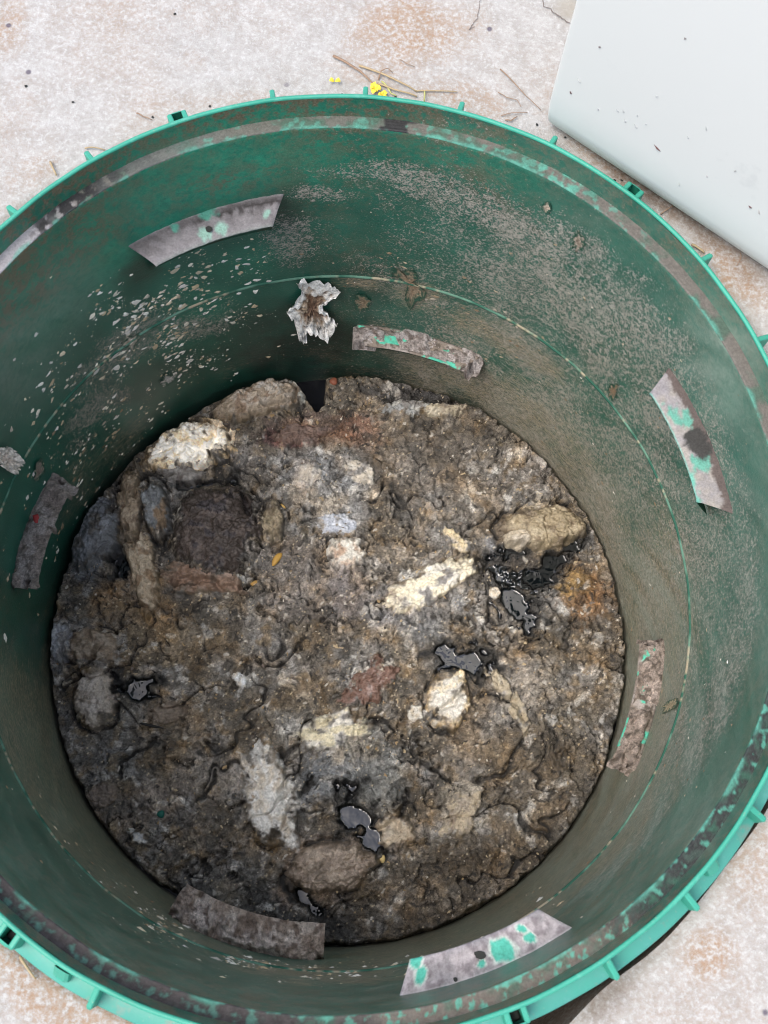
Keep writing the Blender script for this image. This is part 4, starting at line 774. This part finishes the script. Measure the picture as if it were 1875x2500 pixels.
stalk('straw', 'thin straight straw continuing right of the bent tip', 'straw', [(1014, 224), (1060, 225), (1116, 226)], .0028, M_STRAW, .4, .004, SG)
stalk('straw', 'tan stalk along the rim right of the flowers', 'straw', [(922, 205), (960, 223), (1000, 233), (1018, 238)], .0036, M_STRAW, .3, .006, SG)
stalk('straw', 'fine curved grey stem above the flowers', 'straw', [(924, 196), (930, 180), (945, 173), (958, 178)], .0022, M_TWIG, .4, .01, SG)
stalk('straw', 'pale green stem beside the flowers', 'straw', [(932, 200), (945, 215), (955, 232), (968, 236)], .0032, M_STEM, .4, .004, SG)
stalk('straw', 'long reddish twig beside the cabinet corner', 'twig', [(1221, 170), (1250, 202), (1283, 238), (1320, 270)], .0024, M_TWIG, .5, .006, SG)
stalk('straw', 'faint brown fibre left of the reddish twig', 'twig', [(1216, 226), (1236, 240), (1262, 246), (1272, 262)], .0016, M_TWIG, .5, .003, SG)
stalk('straw', 'curled brown bit near the rim left of the cabinet', 'twig', [(1234, 294), (1246, 298), (1262, 286)], .0024, M_TWIG, .3, .004, SG)
stalk('straw', 'thin fibre above the curled brown bit', 'twig', [(1222, 284), (1250, 278), (1288, 276)], .0014, M_TWIG, .3, .004, SG)
stalk('straw', 'small reddish twig beside the upper left screw boss', 'twig', [(334, 277), (350, 287), (371, 294)], .0026, M_TWIG, .5, .004, SG)
stalk('straw', 'short pale straw across the rim at the upper left', 'straw', [(208, 363), (232, 363), (257, 368)], .0028, M_STRAW, .4, .004, SG)
stalk('straw', 'short yellow straw at the far left of the rim', 'straw', [(123, 397), (130, 412), (139, 431)], .0036, M_STRAW, .4, .004, SG)
stalk('straw', 'flat pale straw touching the rim on the right', 'straw', [(1688, 599), (1702, 608), (1718, 619)], .0048, M_STRAW, .3, .004, SG)
stalk('straw', 'pale straw on the concrete at the lower left corner', 'straw', [(50, 2335), (68, 2362), (88, 2390)], .0040, M_STRAW, .4, .004, SG)
stalk('straw', 'thin dark twig between cabinet and rim', 'twig', [(1612, 524), (1630, 512), (1645, 502)], .0018, M_TWIG, .4, .004, SG)
stalk('straw', 'fine brown thread near the right end of the cabinet foot', 'twig', [(1806, 617), (1808, 630), (1798, 650)], .0016, M_TWIG, .4, .004, SG)
stalk('straw', 'short fibre right of the long stalks', 'twig', [(976, 146), (992, 158), (1012, 164)], .0016, M_TWIG, .4, .004, SG)
stalk('straw', 'white grass stem standing over the rim', 'straw', [(1036, 225), (1036, 240), (1035, 252)], .0028, M_STEM, .3, .012, SG)
def flower(label, px, py, r, npet, seed, sx=1):
    c = at(px, py, ZG+.004); V, F = [], []; rn = random.Random(seed)
    for k in range(npet):
        t = k*6.283/npet+rn.uniform(-.3, .3); b = len(V); rr = r*rn.uniform(.7, 1.1); e = np.array([math.cos(t)*sx, math.sin(t), 0]); g_ = np.array([-e[1], e[0], 0])
        for j, (q, w_, z_) in enumerate(((.05, .1, .25), (.35, .38, .55), (.7, .45, .7), (1, .2, .35))):
            for s_ in (-1, 0, 1): V.append(c+e*rr*q+g_*rr*w_*s_+np.array([0, 0, r*(z_+.14*abs(s_)+rn.uniform(-.08, .08))]))
        for j in range(3):
            for s_ in range(2): F.append((b+j*3+s_, b+j*3+s_+1, b+j*3+4+s_, b+j*3+3+s_))
    return tag(obj('flower', V, F, M_YELL), label, 'flower', 'fallen yellow flowers')
flower('yellow flower at the rim beside the rib, upper of a pair', 916, 219, .015, 6, 3); flower('paler yellow flower tucked against the rim, lower of a pair', 934, 236, .013, 6, 4); flower('single curled yellow petal left of the flower pair', 817, 202, .014, 2, 5, 1.0)
pp = 'small dark bits on the concrete'
for i, (px, py, r, lb) in enumerate([(965, 238, .0035, 'black seed on the rim edge by the flowers'), (427, 34, .0035, 'dark bit high on the concrete left of the middle'), (178, 249, .003, 'dark bit at the left under a faint stain'), (373, 286, .0032, 'dark bit at the end of the small reddish twig'), (512, 259, .0034, 'dark bit on the concrete left of the second rib'), (63, 210, .004, 'dark smudge on the concrete at the far left'), (1311, 304, .0035, 'violet-black bit below the cabinet corner'), (1500, 441, .004, 'dark bit against the rim near the right screw boss'), (1518, 440, .003, 'smaller dark bit next to the right screw boss'), (1380, 335, .003, 'brown bit below the cabinet edge'), (1820, 606, .004, 'dark bit under the right end of the cabinet'), (835, 230, .003, 'reddish bit at the rim left of the flowers')]):
    a = np.linspace(0, 2*np.pi, 7, endpoint=False); c = at(px, py, ZG+.0025); V = [c+np.array([0, 0, r*.9])]+[c+np.array([r*math.cos(t)*random.uniform(.7, 1.3), r*math.sin(t)*random.uniform(.7, 1.3), 0]) for t in a]
    tag(obj('grit', V, [(0, 1+k, 1+(k+1) % 7) for k in range(7)], M_DARK, None, None, True), lb, 'grit', pp)
